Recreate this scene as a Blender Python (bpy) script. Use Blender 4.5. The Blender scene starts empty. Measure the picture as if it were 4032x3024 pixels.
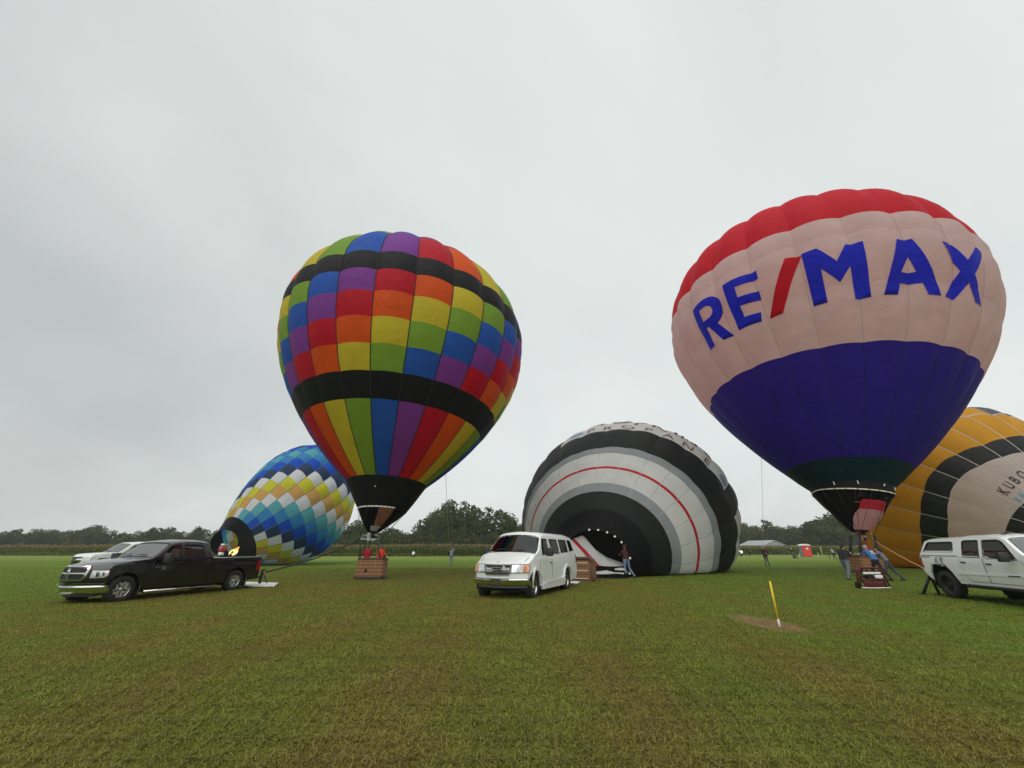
import bpy, bmesh, math, random
import numpy as np
from mathutils import Vector, Matrix

random.seed(7)
rng = np.random.default_rng(7)
sc = bpy.context.scene
col = sc.collection
PI = math.pi

# ------------------------------------------------------------------ camera
H = 1.5
PITCH = math.atan2(653, 1560)
cam_d = bpy.data.cameras.new('camera')
cam = bpy.data.objects.new('camera', cam_d)
col.objects.link(cam)
cam_d.sensor_fit = 'HORIZONTAL'
cam_d.sensor_width = 36
cam_d.lens = 1560 / 4032 * 36
cam_d.clip_start = 0.05
cam_d.clip_end = 6000
cam.location = (0, 0, H)
cam.rotation_euler = (PI / 2 + PITCH, 0, 0)
sc.camera = cam

# ------------------------------------------------------------------ sky and light (overcast)
SUN_EL, SUN_ROT = math.radians(48), math.radians(196)
wd = bpy.data.worlds.new('World')
sc.world = wd
wd.use_nodes = True
nt = wd.node_tree
nt.nodes.clear()


def nd(tree, typ, **kw):
    n = tree.nodes.new(typ)
    for k, v in kw.items():
        if k.startswith('i_'):
            key = k[2:]
            key = int(key) if key.isdigit() else key.replace('_', ' ')
            n.inputs[key].default_value = v
        else:
            setattr(n, k, v)
    return n


def ramp(tree, stops, interp='LINEAR'):
    n = tree.nodes.new('ShaderNodeValToRGB')
    cr = n.color_ramp
    cr.interpolation = interp
    while len(cr.elements) < len(stops):
        cr.elements.new(0.5)
    for e, (p, c) in zip(cr.elements, stops):
        e.position = p
        e.color = tuple(c) + (1,) if len(c) == 3 else c
    return n


def sky_nodes():
    L = nt.links.new
    out = nd(nt, 'ShaderNodeOutputWorld')
    bg = nd(nt, 'ShaderNodeBackground', i_Strength=0.1)
    sky = nd(nt, 'ShaderNodeTexSky', sky_type='NISHITA', sun_disc=False, sun_elevation=SUN_EL, sun_rotation=SUN_ROT,
             air_density=1.0, dust_density=3.0)
    tc = nd(nt, 'ShaderNodeTexCoord')
    # cloud deck as a flat layer: project the view direction on a plane overhead
    sep = nd(nt, 'ShaderNodeSeparateXYZ')
    L(tc.outputs['Generated'], sep.inputs[0])
    zz = nd(nt, 'ShaderNodeMath', operation='MAXIMUM', i_1=0.0)
    L(sep.outputs['Z'], zz.inputs[0])
    za = nd(nt, 'ShaderNodeMath', operation='ADD', i_1=0.30)
    L(zz.outputs[0], za.inputs[0])
    dx = nd(nt, 'ShaderNodeMath', operation='DIVIDE')
    dy = nd(nt, 'ShaderNodeMath', operation='DIVIDE')
    L(sep.outputs['X'], dx.inputs[0]); L(za.outputs[0], dx.inputs[1])
    L(sep.outputs['Y'], dy.inputs[0]); L(za.outputs[0], dy.inputs[1])
    cmb = nd(nt, 'ShaderNodeCombineXYZ')
    L(dx.outputs[0], cmb.inputs[0]); L(dy.outputs[0], cmb.inputs[1])
    n1 = nd(nt, 'ShaderNodeTexNoise', i_Scale=0.5, i_Detail=6.0, i_Roughness=0.5, i_Distortion=0.6)
    mp1 = nd(nt, 'ShaderNodeMapping'); mp1.inputs['Location'].default_value = (7.3, 2.2, 0.0)
    L(cmb.outputs[0], mp1.inputs[0]); L(mp1.outputs[0], n1.inputs['Vector'])
    n2 = nd(nt, 'ShaderNodeTexNoise', i_Scale=2.3, i_Detail=5.0, i_Roughness=0.55)
    mp2 = nd(nt, 'ShaderNodeMapping'); mp2.inputs['Scale'].default_value = (1.0, 0.6, 1.0)
    mp2.inputs['Location'].default_value = (1.7, 0.3, 0)
    L(cmb.outputs[0], mp2.inputs[0]); L(mp2.outputs[0], n2.inputs['Vector'])
    mixn = nd(nt, 'ShaderNodeMath', operation='MULTIPLY_ADD', i_1=0.23)
    L(n2.outputs['Fac'], mixn.inputs[0]); L(n1.outputs['Fac'], mixn.inputs[2])
    # heavier cloud over the west (left) side of the field
    lft = nd(nt, 'ShaderNodeMath', operation='MULTIPLY_ADD', i_1=0.20)
    L(sep.outputs['X'], lft.inputs[0]); L(mixn.outputs[0], lft.inputs[2])
    rp = ramp(nt, [(0.30, (5.5, 5.8, 5.7)), (0.46, (6.5, 6.85, 6.72)), (0.62, (7.8, 8.2, 8.05)), (0.82, (8.5, 8.9, 8.7))])
    L(lft.outputs[0], rp.inputs[0])
    mx = nd(nt, 'ShaderNodeMix', data_type='RGBA')
    mx.inputs['Factor'].default_value = 0.94
    L(sky.outputs[0], mx.inputs['A']); L(rp.outputs[0], mx.inputs['B'])
    L(mx.outputs['Result'], bg.inputs['Color'])
    L(bg.outputs[0], out.inputs['Surface'])


sky_nodes()
sun_d = bpy.data.lights.new('sun', 'SUN')
sun_d.energy = 1.5
sun_d.angle = math.radians(70)
sun_d.color = (1.0, 0.97, 0.93)
sun = bpy.data.objects.new('sun', sun_d)
col.objects.link(sun)
sun.rotation_euler = (PI / 2 - SUN_EL, 0, PI - SUN_ROT)
sun.location = (0, 0, 60)
vs = sc.view_settings
vs.view_transform = 'Standard'
vs.look = 'None'
vs.exposure = 0
vs.gamma = 1
vs.use_curve_mapping = False


# ------------------------------------------------------------------ helpers
def px_ground(px, py, z=0.0):
    """a point of the photo (4032 wide) on the level z, to read real distances off it"""
    x, y = (px - 2016) / 1560, (1512 - py) / 1560
    c, s = math.cos(PITCH), math.sin(PITCH)
    d = (x, c - y * s, s + y * c)
    t = (z - H) / d[2]
    return Vector((d[0] * t, d[1] * t, z))


def px_at(px, py, Y):
    x, y = (px - 2016) / 1560, (1512 - py) / 1560
    c, s = math.cos(PITCH), math.sin(PITCH)
    d = (x, c - y * s, s + y * c)
    return Vector((d[0] * Y / d[1], Y, H + d[2] * Y / d[1]))


def prop(o, label=None, cat=None, group=None, kind=None):
    if label: o['label'] = label
    if cat: o['category'] = cat
    if group: o['group'] = group
    if kind: o['kind'] = kind
    return o


def thing(name, label, cat, loc=(0, 0, 0), yaw=0.0, group=None):
    o = bpy.data.objects.new(name, None)
    o.empty_display_size = 0.3
    col.objects.link(o)
    o.location = loc
    o.rotation_euler = (0, 0, yaw)
    return prop(o, label, cat, group)


def node_part(name, parent):
    o = bpy.data.objects.new(name, None)
    o.empty_display_size = 0.2
    col.objects.link(o)
    o.parent = parent
    return o


def link_mesh(name, me, parent=None):
    o = bpy.data.objects.new(name, me)
    col.objects.link(o)
    if parent: o.parent = parent
    return o


def obj(name, bm, mats, parent=None, smooth=None):
    me = bpy.data.meshes.new(name)
    bm.to_mesh(me)
    bm.free()
    if not isinstance(mats, (list, tuple)): mats = [mats]
    for m in mats: me.materials.append(m)
    if smooth is not None:
        me.polygons.foreach_set('use_smooth', [True] * len(me.polygons))
        if smooth < 180: me.set_sharp_from_angle(angle=math.radians(smooth))
    return link_mesh(name, me, parent)


def mesh_from(name, V, F, mats, parent=None, smooth=None, mi=None):
    me = bpy.data.meshes.new(name)
    me.from_pydata([tuple(v) for v in V], [], F)
    if not isinstance(mats, (list, tuple)): mats = [mats]
    for m in mats: me.materials.append(m)
    if mi is not None: me.polygons.foreach_set('material_index', mi)
    if smooth is not None:
        me.polygons.foreach_set('use_smooth', [True] * len(me.polygons))
        if smooth < 180: me.set_sharp_from_angle(angle=math.radians(smooth))
    me.update()
    return link_mesh(name, me, parent)


def copy_tree(o, parent=None):
    c = o.copy()
    col.objects.link(c)
    if parent is not None: c.parent = parent
    for ch in list(o.children): copy_tree(ch, c)
    return c


def add_box(bm, c, s, rot=None, bev=0.0, mi=0):
    M = Matrix.Translation(c) @ (rot.to_4x4() if rot is not None else Matrix.Identity(4)) @ Matrix.Diagonal((s[0], s[1], s[2], 1))
    b2 = bmesh.new()
    bmesh.ops.create_cube(b2, size=1.0)
    bmesh.ops.transform(b2, matrix=M, verts=b2.verts)
    if bev > 0:
        bmesh.ops.bevel(b2, geom=b2.edges[:] , offset=bev, segments=2, affect='EDGES', profile=0.5)
    for f in b2.faces: f.material_index = mi
    join_bm(bm, b2)


def join_bm(bm, b2):
    me = bpy.data.meshes.new('tmp')
    b2.to_mesh(me)
    b2.free()
    bm.from_mesh(me)
    bpy.data.meshes.remove(me)


def add_tube(bm, pts, rad, seg=8, mi=0, cap=True):
    pts = [Vector(p) for p in pts]
    n = len(pts)
    rads = rad if isinstance(rad, (list, tuple)) else [rad] * n
    rings = []
    prev = None
    for i in range(n):
        t = (pts[min(i + 1, n - 1)] - pts[max(i - 1, 0)])
        t = t.normalized() if t.length > 1e-9 else Vector((0, 0, 1))
        if prev is None:
            a = Vector((0, 0, 1)) if abs(t.z) < 0.9 else Vector((1, 0, 0))
            u = t.cross(a).normalized()
        else:
            u = (prev - t * prev.dot(t)).normalized()
        prev = u
        v = t.cross(u)
        rings.append([bm.verts.new(pts[i] + (u * math.cos(2 * PI * k / seg) + v * math.sin(2 * PI * k / seg)) * rads[i]) for k in range(seg)])
    for i in range(n - 1):
        for k in range(seg):
            f = bm.faces.new((rings[i][k], rings[i][(k + 1) % seg], rings[i + 1][(k + 1) % seg], rings[i + 1][k]))
            f.material_index = mi
            f.smooth = True
    if cap:
        for r, flip in ((rings[0], True), (rings[-1], False)):
            f = bm.faces.new(r[::-1] if flip else r)
            f.material_index = mi


def add_ell(bm, c, r, seg=12, rings=8, rot=None, mi=0):
    M = Matrix.Translation(c) @ (rot.to_4x4() if rot is not None else Matrix.Identity(4)) @ Matrix.Diagonal((r[0], r[1], r[2], 1))
    b2 = bmesh.new()
    bmesh.ops.create_uvsphere(b2, u_segments=seg, v_segments=rings, radius=1.0)
    bmesh.ops.transform(b2, matrix=M, verts=b2.verts)
    for f in b2.faces:
        f.material_index = mi
        f.smooth = True
    join_bm(bm, b2)


def lathe(bm, prof, seg=24, axis='Z', mi=0, c=(0, 0, 0)):
    """prof: list of (radius, height)"""
    rings = []
    for r, h in prof:
        ring = []
        for k in range(seg):
            a = 2 * PI * k / seg
            p = (r * math.cos(a), r * math.sin(a), h)
            if axis == 'Y': p = (p[0], p[2], p[1])
            elif axis == 'X': p = (p[2], p[0], p[1])
            ring.append(bm.verts.new((p[0] + c[0], p[1] + c[1], p[2] + c[2])))
        rings.append(ring)
    for i in range(len(rings) - 1):
        for k in range(seg):
            f = bm.faces.new((rings[i][k], rings[i][(k + 1) % seg], rings[i + 1][(k + 1) % seg], rings[i + 1][k]))
            f.material_index = mi
            f.smooth = True
    return rings


def flat_poly(poly, holes=(), da=None, db=None):
    """triangulated and grid-cut flat polygon in (a,b); returns bmesh in XY"""
    bm = bmesh.new()
    from mathutils.geometry import tessellate_polygon
    loops = [[Vector((p[0], p[1], 0)) for p in poly]] + [[Vector((p[0], p[1], 0)) for p in h] for h in holes]
    flat = [p for l in loops for p in l]
    vs_ = [bm.verts.new(p) for p in flat]
    for t in tessellate_polygon(loops):
        try: bm.faces.new([vs_[i] for i in t])
        except ValueError: pass
    bmesh.ops.recalc_face_normals(bm, faces=bm.faces)
    a0, a1 = min(p.x for p in flat), max(p.x for p in flat)
    b0, b1 = min(p.y for p in flat), max(p.y for p in flat)

    def cuts(d, lo, hi, no):
        if not d: return
        k = math.floor(lo / d) + 1
        while k * d < hi - 1e-6:
            co = (k * d, 0, 0) if no[0] else (0, k * d, 0)
            bmesh.ops.bisect_plane(bm, geom=bm.verts[:] + bm.edges[:] + bm.faces[:], plane_co=co, plane_no=no, dist=1e-6)
            k += 1
    cuts(da, a0, a1, (1, 0, 0))
    cuts(db, b0, b1, (0, 1, 0))
    for f in bm.faces:
        if f.normal.z < 0: f.normal_flip()
    return bm


def skin(poly, f, h0=0.0, h1=0.004, holes=(), da=None, db=None):
    """a thin plate that follows a curved surface: f(a,b,h) gives the point h above the surface"""
    bm = flat_poly(poly, holes, da, db)
    if h0 != h1:
        r = bmesh.ops.extrude_face_region(bm, geom=bm.faces[:])
        for v in [g for g in r['geom'] if isinstance(g, bmesh.types.BMVert)]: v.co.z = 1.0
    for v in bm.verts:
        v.co = f(v.co.x, v.co.y, h0 + (h1 - h0) * v.co.z if h0 != h1 else h1)
    bmesh.ops.recalc_face_normals(bm, faces=bm.faces)
    return bm


# ------------------------------------------------------------------ materials
MATS = {}


def mat(name, c, rough=0.6, metal=0.0, spec=0.5, var=0.12, vscale=6.0, bump=0.0, bscale=40.0, coat=0.0, emit=None, alpha=None, trans=0.0, detail=4.0):
    if name in MATS: return MATS[name]
    m = bpy.data.materials.new(name)
    m.use_nodes = True
    t = m.node_tree
    p = t.nodes['Principled BSDF']
    L = t.links.new
    p.inputs['Roughness'].default_value = rough
    p.inputs['Metallic'].default_value = metal
    p.inputs['Specular IOR Level'].default_value = spec
    p.inputs['Coat Weight'].default_value = coat
    p.inputs['Coat Roughness'].default_value = 0.08
    tc = nd(t, 'ShaderNodeTexCoord')
    n = nd(t, 'ShaderNodeTexNoise', i_Scale=vscale, i_Detail=detail)
    L(tc.outputs['Object'], n.inputs['Vector'])
    lo = tuple(max(0, x * (1 - var)) for x in c[:3])
    hi = tuple(min(1, x * (1 + var)) for x in c[:3])
    r = ramp(t, [(0.3, lo), (0.7, hi)])
    L(n.outputs['Fac'], r.inputs[0])
    L(r.outputs[0], p.inputs['Base Color'])
    if bump > 0:
        n2 = nd(t, 'ShaderNodeTexNoise', i_Scale=bscale, i_Detail=3.0)
        L(tc.outputs['Object'], n2.inputs['Vector'])
        b = nd(t, 'ShaderNodeBump', i_Strength=bump, i_Distance=0.02)
        L(n2.outputs['Fac'], b.inputs['Height'])
        L(b.outputs[0], p.inputs['Normal'])
    if trans: p.inputs['Transmission Weight'].default_value = trans
    if alpha is not None: p.inputs['Alpha'].default_value = alpha
    if emit:
        p.inputs['Emission Color'].default_value = tuple(emit[0]) + (1,)
        p.inputs['Emission Strength'].default_value = emit[1]
    MATS[name] = m
    return m


def fabric(name, c, thru=0.45, wrinkle=0.5, shine=0.22):
    """balloon nylon: dull, slightly shiny, lets some light through"""
    if name in MATS: return MATS[name]
    m = bpy.data.materials.new(name)
    m.use_nodes = True
    t = m.node_tree
    L = t.links.new
    p = t.nodes['Principled BSDF']
    out = t.nodes['Material Output']
    p.inputs['Roughness'].default_value = 0.55
    p.inputs['Specular IOR Level'].default_value = shine
    tc = nd(t, 'ShaderNodeTexCoord')
    n = nd(t, 'ShaderNodeTexNoise', i_Scale=0.7, i_Detail=5.0, i_Roughness=0.6)
    L(tc.outputs['Object'], n.inputs['Vector'])
    r = ramp(t, [(0.25, tuple(x * 0.9 for x in c)), (0.75, tuple(min(1, x * 1.08) for x in c))])
    L(n.outputs['Fac'], r.inputs[0])
    L(r.outputs[0], p.inputs['Base Color'])
    n2 = nd(t, 'ShaderNodeTexNoise', i_Scale=1.6, i_Detail=5.0, i_Roughness=0.55, i_Distortion=0.8)
    L(tc.outputs['Object'], n2.inputs['Vector'])
    b = nd(t, 'ShaderNodeBump', i_Strength=wrinkle, i_Distance=0.12)
    L(n2.outputs['Fac'], b.inputs['Height'])
    L(b.outputs[0], p.inputs['Normal'])
    tr = nd(t, 'ShaderNodeBsdfTranslucent')
    L(r.outputs[0], tr.inputs['Color'])
    mx = nd(t, 'ShaderNodeMixShader', i_Fac=thru)
    L(p.outputs[0], mx.inputs[1]); L(tr.outputs[0], mx.inputs[2])
    L(mx.outputs[0], out.inputs['Surface'])
    MATS[name] = m
    return m
# ------------------------------------------------------------------ ground: field of mown grass
DIRT_C = Vector((5.66, 10.25, 0))
DIRT_A = PI / 2 + 0.02


def field_color(t):
    """olive, brown and green patches of the mown field from world position"""
    L = t.links.new
    g = nd(t, 'ShaderNodeNewGeometry')
    sep = nd(t, 'ShaderNodeSeparateXYZ')
    L(g.outputs['Position'], sep.inputs[0])

    def math_(op, a, b=None, c=None, clamp=False):
        n = nd(t, 'ShaderNodeMath', operation=op, use_clamp=clamp)
        for i, v in enumerate((a, b, c)):
            if v is None: continue
            if isinstance(v, (int, float)): n.inputs[i].default_value = v
            else: L(v, n.inputs[i])
        return n.outputs[0]
    X, Y = sep.outputs['X'], sep.outputs['Y']
    nz = {}
    for k, (s, d) in dict(big=(0.09, 4.0), mid=(0.55, 5.0), fine=(6.0, 4.0)).items():
        n = nd(t, 'ShaderNodeTexNoise', i_Scale=s, i_Detail=d, i_Roughness=0.6)
        L(g.outputs['Position'], n.inputs['Vector'])
        nz[k] = n.outputs['Fac']
    far = math_('DIVIDE', math_('SUBTRACT', Y, 27.0), 26.0, clamp=True)
    left = math_('DIVIDE', math_('SUBTRACT', math_('MULTIPLY', X, -1.0), math_('MULTIPLY_ADD', Y, 0.45, 6.0)), 5.0, clamp=True)
    rx = math_('DIVIDE', math_('SUBTRACT', X, 3.5), 6.0, clamp=True)
    right = math_('MULTIPLY', rx, 0.5)
    gsum = math_('ADD', math_('ADD', math_('MULTIPLY', far, 0.75), math_('MULTIPLY', left, 0.75)), right)
    gn = math_('MULTIPLY_ADD', math_('SUBTRACT', nz['big'], 0.5), 1.3, gsum)
    gn = math_('MULTIPLY_ADD', math_('SUBTRACT', nz['mid'], 0.5), 1.2, gn)
    # soft mower swathes running away from the camera
    sw = math_('SINE', math_('MULTIPLY_ADD', nz['big'], 5.0, math_('MULTIPLY', math_('SUBTRACT', X, math_('MULTIPLY', Y, 0.05)), 2.3)))
    gn = math_('MULTIPLY_ADD', sw, 0.16, gn)
    gn = math_('ADD', gn, 0.35, clamp=True)
    r = ramp(t, [(0.0, (0.158, 0.124, 0.027)), (0.25, (0.140, 0.137, 0.021)), (0.6, (0.124, 0.148, 0.019)), (1.0, (0.112, 0.172, 0.018))])
    L(gn, r.inputs[0])
    # paler, yellower strip of longer grass far out
    fr = math_('DIVIDE', math_('SUBTRACT', Y, 58.0), 20.0, clamp=True)
    mxf = nd(t, 'ShaderNodeMix', data_type='RGBA')
    mxf.inputs['B'].default_value = (0.190, 0.235, 0.050, 1)
    L(math_('MULTIPLY', fr, 0.8), mxf.inputs['Factor']); L(r.outputs[0], mxf.inputs['A'])
    # worn earth round the marker post
    dx = math_('SUBTRACT', X, DIRT_C.x)
    dy = math_('SUBTRACT', Y, DIRT_C.y)
    ca, sa = math.cos(DIRT_A), math.sin(DIRT_A)
    u = math_('ADD', math_('MULTIPLY', dx, ca), math_('MULTIPLY', dy, sa))
    v = math_('ADD', math_('MULTIPLY', dx, -sa), math_('MULTIPLY', dy, ca))
    e = math_('ADD', math_('POWER', math_('ABSOLUTE', math_('DIVIDE', u, 1.35)), 2.0), math_('POWER', math_('ABSOLUTE', math_('DIVIDE', v, 0.50)), 2.0))
    e = math_('ADD', e, math_('MULTIPLY', math_('SUBTRACT', nz['mid'], 0.5), 1.8))
    e = math_('ADD', e, math_('MULTIPLY', math_('SUBTRACT', nz['fine'], 0.5), 1.6))
    dirt = math_('SUBTRACT', 1.25, e, clamp=True)
    mx = nd(t, 'ShaderNodeMix', data_type='RGBA')
    mx.inputs['B'].default_value = (0.25, 0.16, 0.085, 1)
    L(math_('MULTIPLY', dirt, 0.85), mx.inputs['Factor']); L(mxf.outputs['Result'], mx.inputs['A'])
    return mx.outputs['Result'], nz, math_


def ground_mat():
    m = bpy.data.materials.new('mown_field')
    m.use_nodes = True
    t = m.node_tree
    L = t.links.new
    p = t.nodes['Principled BSDF']
    p.inputs['Roughness'].default_value = 0.95
    p.inputs['Specular IOR Level'].default_value = 0.1
    c, nz, math_ = field_color(t)
    g = nd(t, 'ShaderNodeNewGeometry')
    mp = nd(t, 'ShaderNodeMapping'); mp.inputs['Scale'].default_value = (1, 0.5, 1)
    L(g.outputs['Position'], mp.inputs[0])
    f2 = nd(t, 'ShaderNodeTexNoise', i_Scale=26.0, i_Detail=6.0, i_Roughness=0.7)
    L(mp.outputs[0], f2.inputs['Vector'])
    r = ramp(t, [(0.25, (0.42, 0.42, 0.38)), (0.75, (1.5, 1.5, 1.5))])
    L(f2.outputs['Fac'], r.inputs[0])
    f3 = nd(t, 'ShaderNodeTexNoise', i_Scale=2.6, i_Detail=5.0, i_Roughness=0.65)
    L(g.outputs['Position'], f3.inputs['Vector'])
    r3 = ramp(t, [(0.3, (0.70, 0.70, 0.66)), (0.7, (1.28, 1.28, 1.28))])
    L(f3.outputs['Fac'], r3.inputs[0])
    mu = nd(t, 'ShaderNodeMix', data_type='RGBA', blend_type='MULTIPLY')
    mu.inputs['Factor'].default_value = 1.0
    L(c, mu.inputs['A']); L(r.outputs[0], mu.inputs['B'])
    mu2 = nd(t, 'ShaderNodeMix', data_type='RGBA', blend_type='MULTIPLY')
    mu2.inputs['Factor'].default_value = 1.0
    L(mu.outputs['Result'], mu2.inputs['A']); L(r3.outputs[0], mu2.inputs['B'])
    L(mu2.outputs['Result'], p.inputs['Base Color'])
    b = nd(t, 'ShaderNodeBump', i_Strength=0.9, i_Distance=0.05)
    L(f2.outputs['Fac'], b.inputs['Height'])
    L(b.outputs[0], p.inputs['Normal'])
    return m


def ground():
    xs = [-2500, -600, -150, -40, -15, -5, 5, 15, 40, 150, 600, 2500]
    ys = [-400, -40, 2, 8, 15, 25, 45, 80, 140, 300, 900, 4000]
    V = [(x, y, 0) for y in ys for x in xs]
    n = len(xs)
    F = [(j * n + i, j * n + i + 1, (j + 1) * n + i + 1, (j + 1) * n + i) for j in range(len(ys) - 1) for i in range(n - 1)]
    o = mesh_from('ground', V, F, ground_mat())
    prop(o, 'mown olive green grass field with brown patches', kind='structure')


ground()


def grass_mat():
    m = bpy.data.materials.new('grass_blades')
    m.use_nodes = True
    t = m.node_tree
    L = t.links.new
    p = t.nodes['Principled BSDF']
    p.inputs['Roughness'].default_value = 0.7
    p.inputs['Specular IOR Level'].default_value = 0.25
    c, nz, math_ = field_color(t)
    a = nd(t, 'ShaderNodeAttribute', attribute_name='rnd')
    sep = nd(t, 'ShaderNodeSeparateColor')
    L(a.outputs['Color'], sep.inputs[0])
    # red: brightness, green: dryness (straw)
    br = nd(t, 'ShaderNodeMapRange')
    br.inputs['To Min'].default_value = 0.5
    br.inputs['To Max'].default_value = 2.15
    L(sep.outputs[0], br.inputs['Value'])
    mu = nd(t, 'ShaderNodeVectorMath', operation='SCALE')
    L(c, mu.inputs[0]); L(br.outputs[0], mu.inputs['Scale'])
    mx = nd(t, 'ShaderNodeMix', data_type='RGBA')
    mx.inputs['B'].default_value = (0.33, 0.27, 0.10, 1)
    L(sep.outputs[1], mx.inputs['Factor']); L(mu.outputs[0], mx.inputs['A'])
    L(mx.outputs['Result'], p.inputs['Base Color'])
    tr = nd(t, 'ShaderNodeBsdfTranslucent')
    L(mx.outputs['Result'], tr.inputs['Color'])
    ms = nd(t, 'ShaderNodeMixShader', i_Fac=0.3)
    L(p.outputs[0], ms.inputs[1]); L(tr.outputs[0], ms.inputs[2])
    L(ms.outputs[0], t.nodes['Material Output'].inputs['Surface'])
    return m


def grass():
    N = 600000
    d = np.exp(rng.uniform(np.log(2.4), np.log(40), N))
    ang = rng.uniform(-0.93, 0.93, N)
    x0, y0 = d * np.tan(ang), d.copy()
    # clumpiness: pull points towards tuft centres
    cell = 0.16 * (1 + d / 8)
    x0 += 0.05 * np.sin(x0 / cell * 6.28) * rng.uniform(0, 1, N)
    y0 += 0.05 * np.sin(y0 / cell * 6.28) * rng.uniform(0, 1, N)
    # thin over the worn earth
    ca, sa = math.cos(DIRT_A), math.sin(DIRT_A)
    dx, dy = x0 - DIRT_C.x, y0 - DIRT_C.y
    e = ((dx * ca + dy * sa) / 1.35) ** 2 + ((-dx * sa + dy * ca) / 0.50) ** 2
    keep = (e > 1.1) | (rng.uniform(0, 1, N) < 0.25)
    x0, y0, d = x0[keep], y0[keep], d[keep]
    N = len(x0)
    lying = rng.uniform(0, 1, N) < 0.30
    clump = np.sin(x0 * 2.1 + 1.3 * np.sin(y0 * 1.7)) * np.sin(y0 * 2.6 + 1.1 * np.sin(x0 * 1.3)) + 0.6 * np.sin(x0 * 6.3 + y0 * 4.1) * np.sin(y0 * 7.7 - x0 * 3.2)
    size = np.clip(rng.lognormal(0.1, 0.42, N) * (1 + 0.28 * clump), 0.3, 3.0)
    hgt = np.where(lying, 0.012, 0.021 * size) * np.clip(0.9 + d * 0.004, 0.8, 1.2)
    ln = np.where(lying, 0.042 * size, 0.017 * size)
    wid = 0.0017 + d * 0.00042
    az = rng.uniform(0, 2 * PI, N)
    ux, uy = np.cos(az), np.sin(az)
    px, py = -uy, ux
    zb = np.where(lying, rng.uniform(0.004, 0.022, N), 0.0)
    V = np.zeros((N, 5, 3), np.float32)
    V[:, 0] = np.stack([x0 - px * wid, y0 - py * wid, zb], 1)
    V[:, 1] = np.stack([x0 + px * wid, y0 + py * wid, zb], 1)
    mx, my, mz = x0 + ux * ln * 0.45, y0 + uy * ln * 0.45, zb + hgt * 0.65
    V[:, 2] = np.stack([mx + px * wid * 0.8, my + py * wid * 0.8, mz], 1)
    V[:, 3] = np.stack([mx - px * wid * 0.8, my - py * wid * 0.8, mz], 1)
    bend = rng.uniform(0.6, 1.6, N)
    V[:, 4] = np.stack([x0 + ux * ln * bend, y0 + uy * ln * bend, zb + hgt * rng.uniform(0.6, 1.05, N)], 1)
    me = bpy.data.meshes.new('grass')
    me.vertices.add(N * 5)
    me.vertices.foreach_set('co', V.ravel())
    base = (np.arange(N) * 5)[:, None]
    quad = base + np.array([0, 1, 2, 3])
    tri = base + np.array([3, 2, 4])
    loops = np.concatenate([quad, tri], 1).ravel()
    me.loops.add(len(loops))
    me.loops.foreach_set('vertex_index', loops.astype(np.int32))
    starts = np.stack([np.arange(N) * 7, np.arange(N) * 7 + 4], 1).ravel()
    me.polygons.add(N * 2)
    me.polygons.foreach_set('loop_start', starts.astype(np.int32))
    me.update(calc_edges=True)
    at = me.attributes.new('rnd', 'FLOAT_COLOR', 'POINT')
    br = np.clip(rng.uniform(0, 1, N) + 0.16 * clump, 0, 1)
    dry = np.where(lying, rng.beta(1.0, 1.9, N) * 0.9, rng.beta(0.8, 4, N) * 0.6)
    dry = np.where(rng.uniform(0, 1, N) < 0.012, 1.0, dry)
    cc = np.stack([br, dry, rng.uniform(0, 1, N), np.ones(N)], 1).astype(np.float32)
    at.data.foreach_set('color', np.repeat(cc, 5, axis=0).ravel())
    me.materials.append(grass_mat())
    o = link_mesh('grass', me)
    prop(o, 'short mown grass with dry clippings over the field', 'grass', kind='stuff')


grass()

# ------------------------------------------------------------------ crop field and trees beyond
def leaf_mat(name, c, spread=0.5):
    if name in MATS: return MATS[name]
    m = bpy.data.materials.new(name)
    m.use_nodes = True
    t = m.node_tree
    L = t.links.new
    p = t.nodes['Principled BSDF']
    p.inputs['Roughness'].default_value = 0.75
    p.inputs['Specular IOR Level'].default_value = 0.15
    a = nd(t, 'ShaderNodeAttribute', attribute_name='rnd')
    sep = nd(t, 'ShaderNodeSeparateColor')
    L(a.outputs['Color'], sep.inputs[0])
    r = ramp(t, [(0.0, tuple(x * (1 - spread) for x in c)), (0.6, c), (1.0, (c[0] * 1.9, c[1] * 1.6, c[2] * 1.3))])
    L(sep.outputs[0], r.inputs[0])
    L(r.outputs[0], p.inputs['Base Color'])
    tr = nd(t, 'ShaderNodeBsdfTranslucent')
    L(r.outputs[0], tr.inputs['Color'])
    ms = nd(t, 'ShaderNodeMixShader', i_Fac=0.48)
    L(p.outputs[0], ms.inputs[1]); L(tr.outputs[0], ms.inputs[2])
    L(ms.outputs[0], t.nodes['Material Output'].inputs['Surface'])
    MATS[name] = m
    return m


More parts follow.
